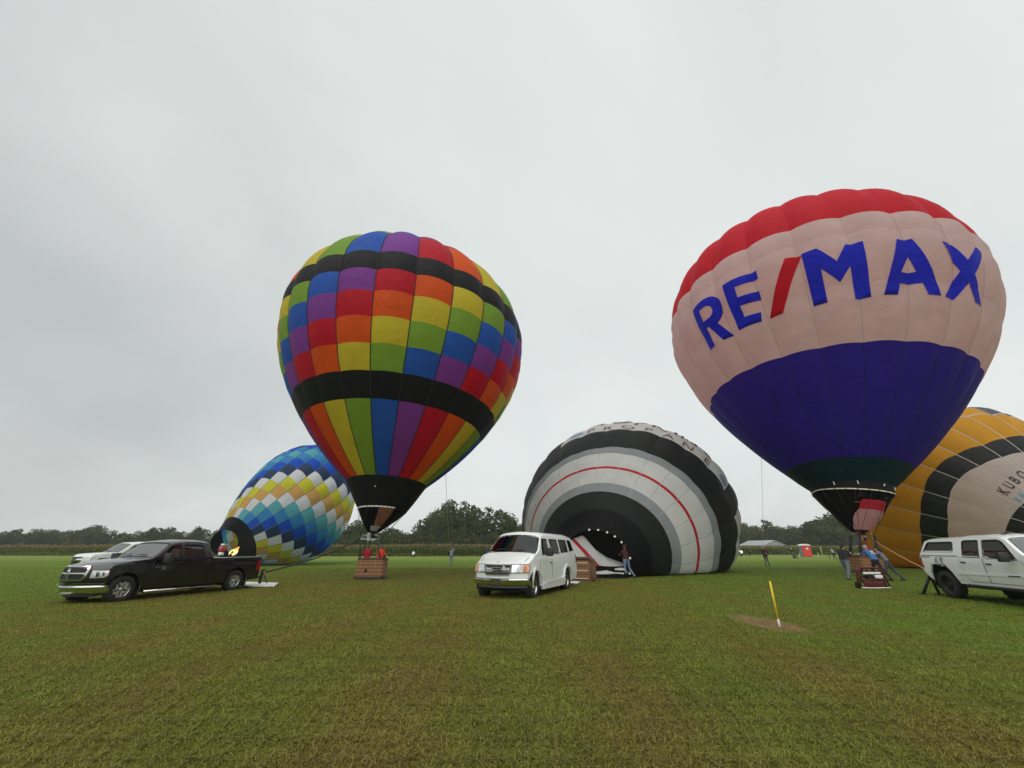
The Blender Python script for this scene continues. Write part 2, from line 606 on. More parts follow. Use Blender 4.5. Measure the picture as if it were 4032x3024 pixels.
def cards_mesh(name, C, S, rnd, nrm=None, stretch=None):
    """leaf cards: centres C, sizes S; one mesh"""
    N = len(C)
    a = rng.normal(size=(N, 3))
    a /= np.linalg.norm(a, axis=1)[:, None]
    b = rng.normal(size=(N, 3))
    if nrm is not None:
        n = nrm + 0.9 * rng.normal(size=(N, 3))
        n /= np.linalg.norm(n, axis=1)[:, None] + 1e-9
        a = np.cross(n, a)
        a /= np.linalg.norm(a, axis=1)[:, None] + 1e-9
        b = np.cross(n, a)
    else:
        b = np.cross(a, b)
        b /= np.linalg.norm(b, axis=1)[:, None] + 1e-9
    S = S[:, None]
    k = rng.uniform(0.6, 1.2, (N, 4, 1))
    V = np.stack([C + a * S * k[:, 0], C + b * S * k[:, 1], C - a * S * k[:, 2], C - b * S * k[:, 3]], 1).astype(np.float32)
    me = bpy.data.meshes.new(name)
    me.vertices.add(N * 4)
    me.vertices.foreach_set('co', V.ravel())
    me.loops.add(N * 4)
    me.loops.foreach_set('vertex_index', np.arange(N * 4, dtype=np.int32))
    me.polygons.add(N)
    me.polygons.foreach_set('loop_start', (np.arange(N) * 4).astype(np.int32))
    me.update(calc_edges=True)
    at = me.attributes.new('rnd', 'FLOAT_COLOR', 'POINT')
    cc = np.stack([rnd, rng.uniform(0, 1, N), rng.uniform(0, 1, N), np.ones(N)], 1).astype(np.float32)
    at.data.foreach_set('color', np.repeat(cc, 4, axis=0).ravel())
    return me


def crop_field():
    """maize: leafy stalks in rows, tan tassels on top"""
    def strip(x0, x1, yf, depth, rows, hgt, gap, base=0.0):
        C, S, R = [], [], []
        T = []
        for r in range(rows):
            n = int((x1 - x0) / gap)
            x = np.linspace(x0, x1, n) + rng.normal(0, gap * 0.4, n)
            y = yf(x) + depth * r + rng.normal(0, 0.15, n)
            lean = 0.03 * np.sin(x * 0.21) + 0.03 * np.sin(x * 0.07 + 2)
            h = hgt * (1 + lean + rng.normal(0, 0.04, n))
            for k in range(7):
                z = h * (0.05 + 0.135 * k) + rng.normal(0, 0.08, n)
                C.append(np.stack([x + rng.normal(0, 0.18, n), y + rng.normal(0, 0.15, n), base + z], 1))
                S.append(rng.uniform(0.16, 0.34, n))
                R.append(np.clip(rng.normal(0.42 + 0.03 * k, 0.2, n), 0, 1))
            for k in range(3):
                T.append(np.stack([x + rng.normal(0, 0.08, n), y, base + h + 0.08 + 0.14 * k + rng.normal(0, 0.08, n)], 1))
        return np.concatenate(C), np.concatenate(S), np.concatenate(R), np.concatenate(T)
    parts = [strip(-220, 38, lambda x: 110 + np.maximum(0, -x - 40) * 0.14, 0.8, 7, 2.3, 0.42),
             strip(62, 190, lambda x: 140 + 0 * x, 0.8, 8, 2.25, 0.42)]
    C, S, R, T = [np.concatenate(p) for p in zip(*parts)]
    me = cards_mesh('crop_rows', C, S, R)
    me.materials.append(leaf_mat('maize_leaf', (0.110, 0.150, 0.030)))
    prop(link_mesh('crop_rows', me), 'tall green maize rows along the far edge of the field', 'crop', kind='stuff')
    me = cards_mesh('crop_tassels', T, rng.uniform(0.1, 0.26, len(T)), np.clip(rng.normal(0.5, 0.2, len(T)), 0, 1))
    me.materials.append(leaf_mat('maize_tassel', (0.26, 0.215, 0.09)))
    prop(link_mesh('crop_tassels', me), 'pale tan tassels on top of the maize', 'crop', kind='stuff')
    # weedy strip of long grass in front of the maize
    n = 9000
    x = rng.uniform(-210, 180, n)
    y = np.where(x < 39, 109 + np.maximum(0, -x - 40) * 0.14, 138.5) - rng.uniform(0, 1.6, n)
    C = np.stack([x, y, rng.uniform(0.05, 0.7, n) * (0.7 + 0.5 * np.sin(x * 0.13))], 1)
    me = cards_mesh('tall_grass', C, rng.uniform(0.15, 0.35, n), rng.uniform(0.3, 1, n))
    me.materials.append(leaf_mat('weed_leaf', (0.10, 0.135, 0.025)))
    prop(link_mesh('tall_grass', me), 'strip of tall weeds in front of the maize', 'grass', kind='stuff')


crop_field()
BARK = mat('bark', (0.09, 0.075, 0.06), 0.9, bump=0.6, bscale=8)
LEAF = [leaf_mat('leaf_dark', (0.072, 0.105, 0.036)), leaf_mat('leaf_olive', (0.110, 0.130, 0.042)), leaf_mat('leaf_green', (0.090, 0.135, 0.042)),
        leaf_mat('leaf_grey', (0.092, 0.115, 0.062))]


def tree_variant(k, kind):
    """unit-height tree (1 m tall, scaled on placing): crown cards and trunk"""
    r = np.random.default_rng(100 + k)
    bm = bmesh.new()
    top = 0.62 if kind != 'column' else 0.8
    pts = [(0, 0, -0.01), (r.normal(0, 0.01), r.normal(0, 0.01), top * 0.45), (r.normal(0, 0.02), r.normal(0, 0.02), top)]
    add_tube(bm, pts, [0.026, 0.018, 0.006], 7)
    lobes = []
    nl = {'round': 13, 'wide': 16, 'column': 11, 'sparse': 9}[kind]
    w = {'round': 0.30, 'wide': 0.42, 'column': 0.17, 'sparse': 0.30}[kind]
    for i in range(nl):
        a = r.uniform(0, 2 * PI)
        z = 0.22 + 0.70 * (i + 0.5) / nl
        prof = math.sin(PI * min(1, max(0.05, (z - 0.08) / 0.92)) ** 0.85)
        rad = w * prof * r.uniform(0.35, 1.0)
        c = np.array([rad * math.cos(a), rad * math.sin(a), z])
        s = r.uniform(0.10, 0.17) * (0.75 + 0.5 * w / 0.3) * (0.75 if z > 0.8 else 1.0)
        if kind == 'sparse': s *= 0.8
        if z > 0.7 and r.uniform() < 0.45: s *= 0.62
        lobes.append((c, s))
        b0 = Vector((0, 0, max(0.15, z - 0.22)))
        add_tube(bm, [b0, (Vector(c) + b0) / 2 + Vector((0, 0, 0.02)), Vector(c)], [0.010, 0.007, 0.003], 5)
    if kind != 'column' and kind != 'sparse':
        for i in range(6):
            a = r.uniform(0, 2 * PI)
            lobes.append((np.array([w * 0.8 * math.cos(a), w * 0.8 * math.sin(a), r.uniform(0.1, 0.25)]), r.uniform(0.10, 0.15)))
    C, Nn, R = [], [], []
    for c, s in lobes:
        n = int(2600 * s * s / 0.02 * ((0.045 if c[2] < 0.65 else 0.030) if kind != 'sparse' else 0.03)) + 26
        d = r.normal(size=(n, 3))
        d /= np.linalg.norm(d, axis=1)[:, None]
        rr = s * r.uniform(0.35, 1.12, n) ** 0.6
        P = c + d * rr[:, None] * np.array([1, 1, 0.8])
        C.append(P)
        Nn.append(d)
        R.append(np.clip(r.normal(0.45, 0.22, n) + r.normal(0, 0.12), 0, 1))
    C, Nn, R = np.concatenate(C), np.concatenate(Nn), np.concatenate(R)
    C[:, 2] = np.maximum(C[:, 2], 0.03)
    crown = cards_mesh('crown', C, rng.uniform(0.012, 0.034, len(C)), R, Nn)
    tm = bpy.data.meshes.new('trunk')
    bm.to_mesh(tm)
    bm.free()
    tm.materials.append(BARK)
    return crown, tm


KINDS = ['round', 'wide', 'round', 'column', 'sparse', 'wide', 'round', 'column']
TREES = []
for k, kd in enumerate(KINDS):
    cm, tm = tree_variant(k, kd)
    TREES.append((kd, cm, tm))
CROWNS = {}


def tree(loc, hgt, k, leaf, label, group, wide=1.0):
    kd, cm, tm = TREES[k]
    key = (k, leaf)
    if key not in CROWNS:
        c2 = cm.copy()
        c2.materials.clear()
        c2.materials.append(LEAF[leaf])
        CROWNS[key] = c2
    t = thing('tree', label, 'tree', loc, random.uniform(0, 6.28), group)
    t.scale = (hgt * wide, hgt * wide, hgt)
    link_mesh('crown', CROWNS[key], t)
    link_mesh('trunk', tm, t)
    return t


def top_at(prof, px):
    for (a, ya), (b, yb) in zip(prof, prof[1:]):
        if a <= px <= b: return ya + (yb - ya) * (px - a) / (b - a)
    return prof[-1][1]


def tree_line():
    L_ = [(-60, 2098), (0, 2094), (70, 2080), (105, 2100), (150, 2086), (200, 2080), (260, 2090), (310, 2078), (380, 2066), (450, 2085), (480, 2100), (520, 2092), (600, 2076), (660, 2072), (700, 2084), (745, 2096), (790, 2072), (830, 2092), (900, 2090), (1000, 2085)]
    px = -60
    i = 0
    while px < 960:
        y = top_at(L_, px)
        Y = 205 + random.uniform(-10, 14)
        p = px_at(px, y, Y)
        k = random.choice([0, 1, 2, 5, 6, 0, 2])
        lf = random.choice([0, 0, 1, 3, 0, 2])
        tree((p.x, Y, 0), p.z * random.uniform(0.93, 1.06), k, lf, 'dark green tree in the far line beyond the maize, behind the black pickup',
             'trees of the far line at the left')
        px += random.uniform(17, 36)
    p = px_at(785, 2068, 190)
    tree((p.x, 190, 0), p.z, 3, 0, 'slim upright tree standing above the line just behind the cab of the black pickup', None, 1.3)
    p = px_at(385, 2062, 190)
    tree((p.x, 190, 0), p.z * 1.02, 4, 3, 'thin open-crowned tree poking out above the far line over the pickup bonnet', None, 1.2)
    p = px_at(75, 2078, 195)
    tree((p.x, 195, 0), p.z, 6, 3, 'round topped tree at the far left end of the tree line', None)
    C_ = [(1330, 2078), (1400, 2060), (1430, 2052), (1480, 2085), (1520, 2082), (1552, 2062), (1580, 2082), (1620, 2098), (1650, 2090), (1685, 2060), (1705, 2018), (1745, 1985), (1790, 1966), (1830, 1962), (1866, 1984), (1900, 1978), (1935, 1986), (1975, 2010), (2030, 2035), (2080, 2070), (2120, 2090)]
    px = 1340
    while px < 2090:
        y = top_at(C_, px)
        Y = 152 + random.uniform(-6, 14)
        p = px_at(px, y, Y)
        big = y < 2030
        tree((p.x, Y, 0), p.z * random.uniform(0.88, 1.08), random.choice([0, 2, 6, 5, 1]) if not big else random.choice([1, 4, 0, 4, 2, 6]), random.choice([0, 1, 2, 0]),
             'tall full-crowned tree in the high clump between the rainbow balloon and the white van' if big else 'mid height tree at the edge of the woods beyond the rainbow balloon basket',
             'trees of the high middle clump' if big else 'lower trees of the middle wood', 0.95 if big else 1.0)
        px += random.uniform(15, 27) if not big else random.uniform(26, 42)
    # low front row filling the foot of the middle wood
    px = 1330
    while px < 2110:
        Y = 141 + random.uniform(-3, 3)
        p = px_at(px, 2105 + random.uniform(-14, 10), Y)
        tree((p.x, Y, 0), p.z, random.choice([0, 1, 5, 2]), random.choice([0, 1, 2, 2]), 'bushy low tree in the front row of the wood above the maize', 'front row of bushy trees', 1.3)
        px += random.uniform(24, 40)
    R_ = [(2860, 2066), (2910, 2062), (2950, 2062), (2975, 2072), (3040, 2070), (3070, 2070), (3110, 2066), (3150, 2066), (3175, 2050), (3215, 2042), (3240, 2050), (3262, 2030), (3300, 2020), (3360, 2035), (3450, 2050)]
    px = 2865
    while px < 3440:
        y = top_at(R_, px)
        Y = 215 + random.uniform(-8, 16)
        p = px_at(px, y, Y)
        tree((p.x, Y, 0), p.z * random.uniform(0.95, 1.04), random.choice([0, 2, 1, 5, 6]), random.choice([2, 1, 2, 0]), 'green tree in the wood behind the red toilet cabin and the grey shed',
             'trees of the wood at the right')
        px += random.uniform(16, 27)
    px = 2870
    while px < 3420:
        Y = 203 + random.uniform(-3, 3)
        p = px_at(px, 2105 + random.uniform(-14, 10), Y)
        tree((p.x, Y, 0), p.z, random.choice([0, 1, 5, 2]), random.choice([0, 0, 2, 1]), 'bushy tree in the front row of the right wood', 'front row of the right wood', 1.2)
        px += random.uniform(24, 38)
    p = px_at(3015, 2036, 200)
    tree((p.x, 200, 0), p.z, 4, 3, 'gaunt open tree with bare limbs standing above the right wood beside the mast', None, 1.1)
    for q, s in ((3182, 2046), (3214, 2040)):
        p = px_at(q, s, 196)
        tree((p.x, 196, 0), p.z, 7 if q < 3200 else 6, 0, 'dark narrow tree above the red toilet cabin' if q < 3200 else 'dark broad tree right of and above the red toilet cabin', None, 1.25)
    p = px_at(3262, 2014, 196)
    tree((p.x, 196, 0), p.z, 3, 2, 'light green pointed tree left of the scoop of the white and blue balloon', None, 1.5)
    # undergrowth at the foot of the woods
    n = 9000
    sel = rng.uniform(0, 1, n)
    x = np.where(sel < 0.45, rng.uniform(-290, -110, n), np.where(sel < 0.72, rng.uniform(-75, 12, n), rng.uniform(110, 215, n)))
    y = np.where(sel < 0.45, 194, np.where(sel < 0.72, 136, 198)) + rng.uniform(-1.5, 4, n)
    C = np.stack([x, y, rng.uniform(0.1, 4.0, n) * (0.8 + 0.4 * np.sin(x * 0.3))], 1)
    me = cards_mesh('undergrowth', C, rng.uniform(0.35, 0.9, n), rng.uniform(0, 0.8, n))
    me.materials.append(LEAF[0])
    prop(link_mesh('undergrowth', me), 'dark undergrowth along the foot of the woods', 'undergrowth', kind='stuff')


tree_line()
# ------------------------------------------------------------------ balloons
class Upright:
    """envelope standing over its basket; phi runs left to right as seen from the crew's side"""

    def __init__(s, x0, y0, z0, lx, ly, zm, ze, zt, rm, R, pw, q, bx, by, mouth_slope, bulge, phi0):
        s.__dict__.update(locals())
        ax = Vector((lx, ly, 1)).normalized()
        u = ax.cross(Vector((0, 1, 0))).normalized()
        s.ax, s.u, s.v = ax, u, ax.cross(u)
        s.base = Vector((x0, y0, z0))
        s.dphi = 2 * PI / 24

    def rad(s, z):
        if z < s.zm: return s.rm - (s.zm - z) * s.mouth_slope
        if z < s.ze:
            k = (z - s.zm) / (s.ze - s.zm)
            return s.rm + (s.R - s.rm) * (1 - (1 - k) ** s.pw)
        a = min(1, (z - s.ze) / (s.zt - s.ze))
        return s.R * max(1 - a * a, 0) ** (s.q / 2)

    def lobe(s, phi, z):
        k = ((phi - s.phi0) / s.dphi) % 1.0
        g = min(1, max(0, (z - s.zm - 1.0) / (s.ze - s.zm - 1.0)))
        e = min(1, max(0, (s.zt - z) / (0.12 * (s.zt - s.ze))))
        return s.bulge * g * g * (3 - 2 * g) * e * (math.sin(PI * k) ** 0.8 - 0.85) * s.R

    def P(s, phi, z, h=0.0):
        t = max(0, (z - s.zm) / (s.zt - s.zm)) ** 3
        r = max(0.0, s.rad(z) + s.lobe(phi, z) + h)
        return s.base + s.ax * z + s.u * (s.bx * t + r * math.cos(phi)) + s.v * (s.by * t + r * math.sin(phi))


class Lying:
    """envelope being blown up on the ground, its axis rising away from the mouth"""

    def __init__(s, x0, y0, z0, az, el, ze, zt, rm, R, pw, q, flat, bx, bz, bulge, phi0, wob=0.0, slope=None):
        s.__dict__.update(locals())
        s.ax = Vector((math.cos(el) * math.sin(az), math.cos(el) * math.cos(az), math.sin(el)))
        s.u = Vector((math.cos(az), -math.sin(az), 0))
        s.v = s.u.cross(s.ax)
        s.base = Vector((x0, y0, z0))
        s.dphi = 2 * PI / 24

    def rad(s, z):
        if z < 0 and s.slope is not None: return s.rm + z * s.slope
        if z < s.ze: return s.rm + (s.R - s.rm) * (1 - (1 - z / s.ze) ** s.pw)
        a = min(1, (z - s.ze) / (s.zt - s.ze))
        return s.R * max(1 - a * a, 0) ** (s.q / 2)

    def P(s, phi, z, h=0.0):
        k = ((phi - s.phi0) / s.dphi) % 1.0
        g = min(1, max(0, (z - 0.3 * s.ze) / (0.6 * s.ze)))
        e = min(1, max(0, (s.zt - z) / (0.12 * s.zt)))
        r = s.rad(z) + s.bulge * g * e * (math.sin(PI * k) ** 0.8 - 0.45) * s.R
        if s.wob: r += s.wob * g * (math.sin(z * 2.3 + phi * 5) * 0.5 + math.sin(z * 4.1 - phi * 9) * 0.35) * min(1, s.R / 6)
        r = max(0, r + h)
        t = (z / s.zt) ** 2
        p = s.base + s.ax * z + s.u * (s.bx * t + r * math.cos(phi)) + s.v * (s.bz * t + s.flat * r * math.sin(phi))
        lo = 0.05 + (h if h > 0 else 0)
        if p.z < lo + 0.25:                                       # rests on the grass
            d = lo + 0.25 - p.z
            p.z = lo + 0.25 * math.exp(-d / 0.25)
        return p


def panel(S, g, z0, z1, m, parent, nu=7, nv=None, pillow=0.03, name='panel'):
    """one cloth panel between two load tapes; z0, z1 are numbers or functions of phi"""
    f0 = z0 if callable(z0) else (lambda p: z0)
    f1 = z1 if callable(z1) else (lambda p: z1)
    a0 = S.phi0 + g * S.dphi
    mid = a0 + S.dphi / 2
    if nv is None: nv = max(2, min(9, int(abs(f1(mid) - f0(mid)) / 0.42)))
    V, F = [], []
    for j in range(nv + 1):
        for i in range(nu + 1):
            ph = a0 + S.dphi * i / nu
            t = j / nv
            z = f0(ph) + (f1(ph) - f0(ph)) * t
            V.append(S.P(ph, z, pillow * (math.sin(PI * t) ** 0.6 if 0 < t < 1 else 0)))
    for j in range(nv):
        for i in range(nu):
            a = j * (nu + 1) + i
            F.append((a, a + nu + 1, a + nu + 2, a + 1))
    return mesh_from(name, V, F, m, parent, smooth=180)


def tapes(S, bounds, m, parent, w=0.035, lift=0.012, gores=range(24), pillow=0.03):
    """load tapes along the seams, sampled where the panels are so that they lie on the cloth"""
    for g in gores:
        ph = S.phi0 + g * S.dphi
        V, F = [], []
        zs = []
        bs = [b(ph) if callable(b) else b for b in bounds]
        for b0, b1 in zip(bs, bs[1:]):
            nv = max(2, min(9, int(abs(b1 - b0) / 0.42)))
            zs += [(b0 + (b1 - b0) * j / nv, pillow * math.sin(PI * j / nv) ** 0.6 if j else 0) for j in range(nv)]
        zs.append((bs[-1], 0))
        n = len(zs) - 1
        for j in range(n + 1):
            z, pil = zs[j]
            dp = w / max(0.3, S.rad(z)) / 2
            V += [S.P(ph - dp, z, lift + pil), S.P(ph + dp, z, lift + pil)]
        for j in range(n): F.append((2 * j, 2 * j + 2, 2 * j + 3, 2 * j + 1))
        mesh_from('load_tape', V, F, m, parent, smooth=180)


def stroke_text(txt, size=1.0, thick=0.0):
    """2-D outlines of a word from the built-in font: a bmesh in XY, x from 0, cap height = size"""
    cu = bpy.data.curves.new('lettering', 'FONT')
    cu.body = txt
    cu.size = size / 0.73
    cu.offset = thick
    cu.resolution_u = 3
    o = bpy.data.objects.new('lettering', cu)
    col.objects.link(o)
    dg = bpy.context.evaluated_depsgraph_get()
    me = bpy.data.meshes.new_from_object(o.evaluated_get(dg))
    bpy.data.objects.remove(o)
    bpy.data.curves.remove(cu)
    bm = bmesh.new()
    bm.from_mesh(me)
    bpy.data.meshes.remove(me)
    bmesh.ops.triangulate(bm, faces=bm.faces)
    return bm


def map_bm(bm, f, da=0.15, db=0.2):
    xs = [v.co.x for v in bm.verts]; ys = [v.co.y for v in bm.verts]
    for d, lo, hi, no in ((da, min(xs), max(xs), (1, 0, 0)), (db, min(ys), max(ys), (0, 1, 0))):
        k = math.floor(lo / d) + 1
        while k * d < hi:
            bmesh.ops.bisect_plane(bm, geom=bm.verts[:] + bm.edges[:] + bm.faces[:], plane_co=(k * d * no[0], k * d * no[1], 0), plane_no=no, dist=1e-6)
            k += 1
    for v in bm.verts: v.co = f(v.co.x, v.co.y)
    return bm


WICK = mat('wicker', (0.25, 0.125, 0.055), 0.8, bump=0.9, bscale=90, var=0.3, vscale=30)
WICK_D = mat('wicker_dark', (0.17, 0.09, 0.045), 0.8, bump=0.9, bscale=90, var=0.3, vscale=30)
HIDE = mat('rawhide', (0.055, 0.026, 0.018), 0.6, bump=0.3, bscale=30)
STEEL = mat('burner_steel', (0.55, 0.55, 0.53), 0.35, metal=0.9, bump=0.1)
BLACKMETAL = mat('black_metal', (0.02, 0.02, 0.022), 0.45, metal=0.3)
PAD = mat('pole_padding', (0.035, 0.045, 0.038), 0.8, bump=0.4, bscale=20)
ROPE_D = mat('dark_strap', (0.03, 0.032, 0.032), 0.9)
WHITE = mat('white_tape', (0.8, 0.8, 0.8), 0.6)


def cable(bm, a, b, r=0.008, seg=5):
    add_tube(bm, [a, b], r, seg)


# ---- the rainbow balloon
F_ = dict(yellow=fabric('nylon_yellow', (0.74, 0.63, 0.045)), green=fabric('nylon_green', (0.25, 0.46, 0.05)), blue=fabric('nylon_blue', (0.026, 0.13, 0.62)),
          purple=fabric('nylon_purple', (0.27, 0.062, 0.42)), red=fabric('nylon_red', (0.64, 0.008, 0.03)), orange=fabric('nylon_orange', (0.88, 0.115, 0.012)),
          black=fabric('nylon_black', (0.012, 0.012, 0.013), thru=0.10, shine=0.12))
RB = Upright(-7.909, 24.737, 0.001, 0.026, 0.078, 5.212, 15.535, 22.75, 2.342, 8.388, 1.98, 1.022, 0.888, -0.018, 0.6, 0.026, 1.595)
NOMEX = fabric('scoop_cloth_black', (0.005, 0.005, 0.006), thru=0.02, shine=0.08)
TAN = fabric('scoop_cloth_tan', (0.30, 0.135, 0.085), thru=0.3, wrinkle=0.6)


def basket(parent, c, lx, ly, z0, z1, flare=0.0, yaw=0.0, bands=5, tilt=0.0, hole=True, wick=None):
    """wicker basket: bands of weave between rope courses, hide base and rim"""
    b = node_part('basket', parent)
    b.location = c
    b.rotation_euler = (0, tilt, yaw)
    wick = wick or WICK
    h = (z1 - z0 - 0.14) / bands

    def loop(w, d, z, r=0.16, n=5):
        pts = []
        for sx, sy, a0 in ((1, 1, 0), (-1, 1, 90), (-1, -1, 180), (1, -1, 270)):
            for k in range(n + 1):
                a = math.radians(a0 + 90 * k / n)
                pts.append(Vector((sx * (w / 2 - r) + r * math.cos(a), sy * (d / 2 - r) + r * math.sin(a), z)))
        return pts

    def skirt(zs, name, m, mi=None):
        bm = bmesh.new()
        rings = []
        for z, grow in zs:
            f = 1 + flare * (z1 - z) / (z1 - z0)
            rings.append([bm.verts.new(p) for p in loop(lx * f + grow, ly * f + grow, z)])
        n = len(rings[0])
        for r0, r1 in zip(rings, rings[1:]):
            for k in range(n):
                bm.faces.new((r0[k], r0[(k + 1) % n], r1[(k + 1) % n], r1[k]))
        return obj(name, bm, m, b, smooth=40)
    skirt([(z0, -0.06), (z0, 0.03), (z0 + 0.02, 0.05), (z0 + 0.13, 0.045), (z0 + 0.15, 0.01)], 'base_skid', HIDE)
    z = z0 + 0.13
    for k in range(bands):
        skirt([(z, 0.0), (z + 0.03, 0.030), (z + h * 0.5, 0.044), (z + h - 0.03, 0.030), (z + h, -0.012)], 'wicker_band', wick)
        z += h
    skirt([(z0 + 0.12, -0.09), (z1, -0.09)], 'liner', HIDE)
    # dipping padded rim
    bm = bmesh.new()
    pts = loop(lx + 0.02, ly + 0.02, z1 + 0.02)
    pts = [Vector((p.x, p.y, p.z + 0.05 * math.cos(2 * PI * p.x / lx))) for p in pts]
    add_tube(bm, pts + pts[:1], 0.045, 8)
    obj('rim', bm, HIDE, b)
    bm = bmesh.new()
    add_box(bm, (0, 0, z0 + 0.05), (lx * 0.98, ly * 0.98, 0.04))
    obj('floor_board', bm, HIDE, b)
    if hole:
        bm = bmesh.new()
        f = 1 + flare * 0.7
        add_box(bm, (-lx * 0.13, -ly * f / 2 - 0.012, z0 + 0.41), (0.14, 0.03, 0.17))
        obj('foot_hole', bm, BLACKMETAL, b)
        for sx in (-0.34, 0.2):
            bm = bmesh.new()
            add_tube(bm, [(sx * lx * 1.05, -ly * (1 + flare) / 2 - 0.022, z0 + 0.2), (sx * lx, -ly / 2 - 0.022, z1 - 0.02)], 0.012, 5)
            obj('hide_lacing', bm, mat('lacing', (0.40, 0.26, 0.13), 0.7), b)
    return b


def burner(parent, c, yaw=0.0, s=1.0, cans=2, rod=STEEL, tilt=0.0):
    fr = node_part('burner', parent)
    fr.location = c
    fr.rotation_euler = (tilt, 0, yaw)
    bm = bmesh.new()
    w = 0.50 * s
    q = [(-w, -w * 0.8, 0), (w, -w * 0.8, 0), (w, w * 0.8, 0), (-w, w * 0.8, 0)]
    add_tube(bm, q + q[:1], 0.022, 8)
    for x in (-0.16 * s, 0.16 * s): add_tube(bm, [(x, -w * 0.8, 0), (x, w * 0.8, 0)], 0.018, 6)
    for x in (-w, w):
        add_tube(bm, [(x, -w * 0.8, 0), (x * 0.9, -w * 0.7, 0.22 * s), (x * 0.45, -w * 0.6, 0.24 * s)], 0.016, 6)
        add_tube(bm, [(x, w * 0.8, 0), (x * 0.9, w * 0.7, 0.22 * s), (x * 0.45, w * 0.6, 0.24 * s)], 0.016, 6)
    obj('burner_frame', bm, rod, fr, smooth=40)
    for i in range(cans):
        x = (i - (cans - 1) / 2) * 0.27 * s
        bm = bmesh.new()
        lathe(bm, [(0.0, 0.0), (0.10 * s, 0.0), (0.11 * s, 0.03), (0.11 * s, 0.33 * s), (0.12 * s, 0.35 * s), (0.095 * s, 0.35 * s), (0.09 * s, 0.06)], 16, c=(x, 0, 0.02))
        for k in range(6):
            r = 0.122 * s
            ring = [(x + r * math.cos(a * PI / 8), r * math.sin(a * PI / 8), 0.06 + 0.05 * s * k) for a in range(17)]
            add_tube(bm, ring, 0.010, 5, cap=False)
        obj('burner_can', bm, BLACKMETAL if i % 2 else rod, fr, smooth=50)
        bm = bmesh.new()
        add_box(bm, (x, 0, -0.06), (0.14 * s, 0.12 * s, 0.10 * s), bev=0.015)
        add_tube(bm, [(x, 0, -0.1), (x, -0.1, -0.18 * s)], 0.012, 6)
        obj('valve_block', bm, STEEL, fr)
    return fr


def cone_cloth(S, pts, phi0, phi1, m, parent, name, n=14, nv=8, rip=0.0):
    """skirt/scoop cloth between rings given as (z, radius, dx)"""
    V, F = [], []
    for j in range(nv + 1):
        t = j / nv * (len(pts) - 1)
        i = min(int(t), len(pts) - 2)
        f = t - i
        z, r, dx = [pts[i][k] + (pts[i + 1][k] - pts[i][k]) * f for k in range(3)]
        for k in range(n + 1):
            a0 = phi0(j / nv) if callable(phi0) else phi0
            a1 = phi1(j / nv) if callable(phi1) else phi1
            ph = a0 + (a1 - a0) * k / n
            rr = r + rip * math.sin(j * 2.6 + k * 0.9) * 0.5 + rip * math.sin(k * 2.1 - j * 1.3) * 0.4
            V.append(S.base + S.ax * z + S.u * (rr * math.cos(ph) + dx) + S.v * rr * math.sin(ph))
    for j in range(nv):
        for k in range(n):
            a = j * (n + 1) + k
            F.append((a, a + 1, a + n + 2, a + n + 1))
    return mesh_from(name, V, F, m, parent, smooth=180)


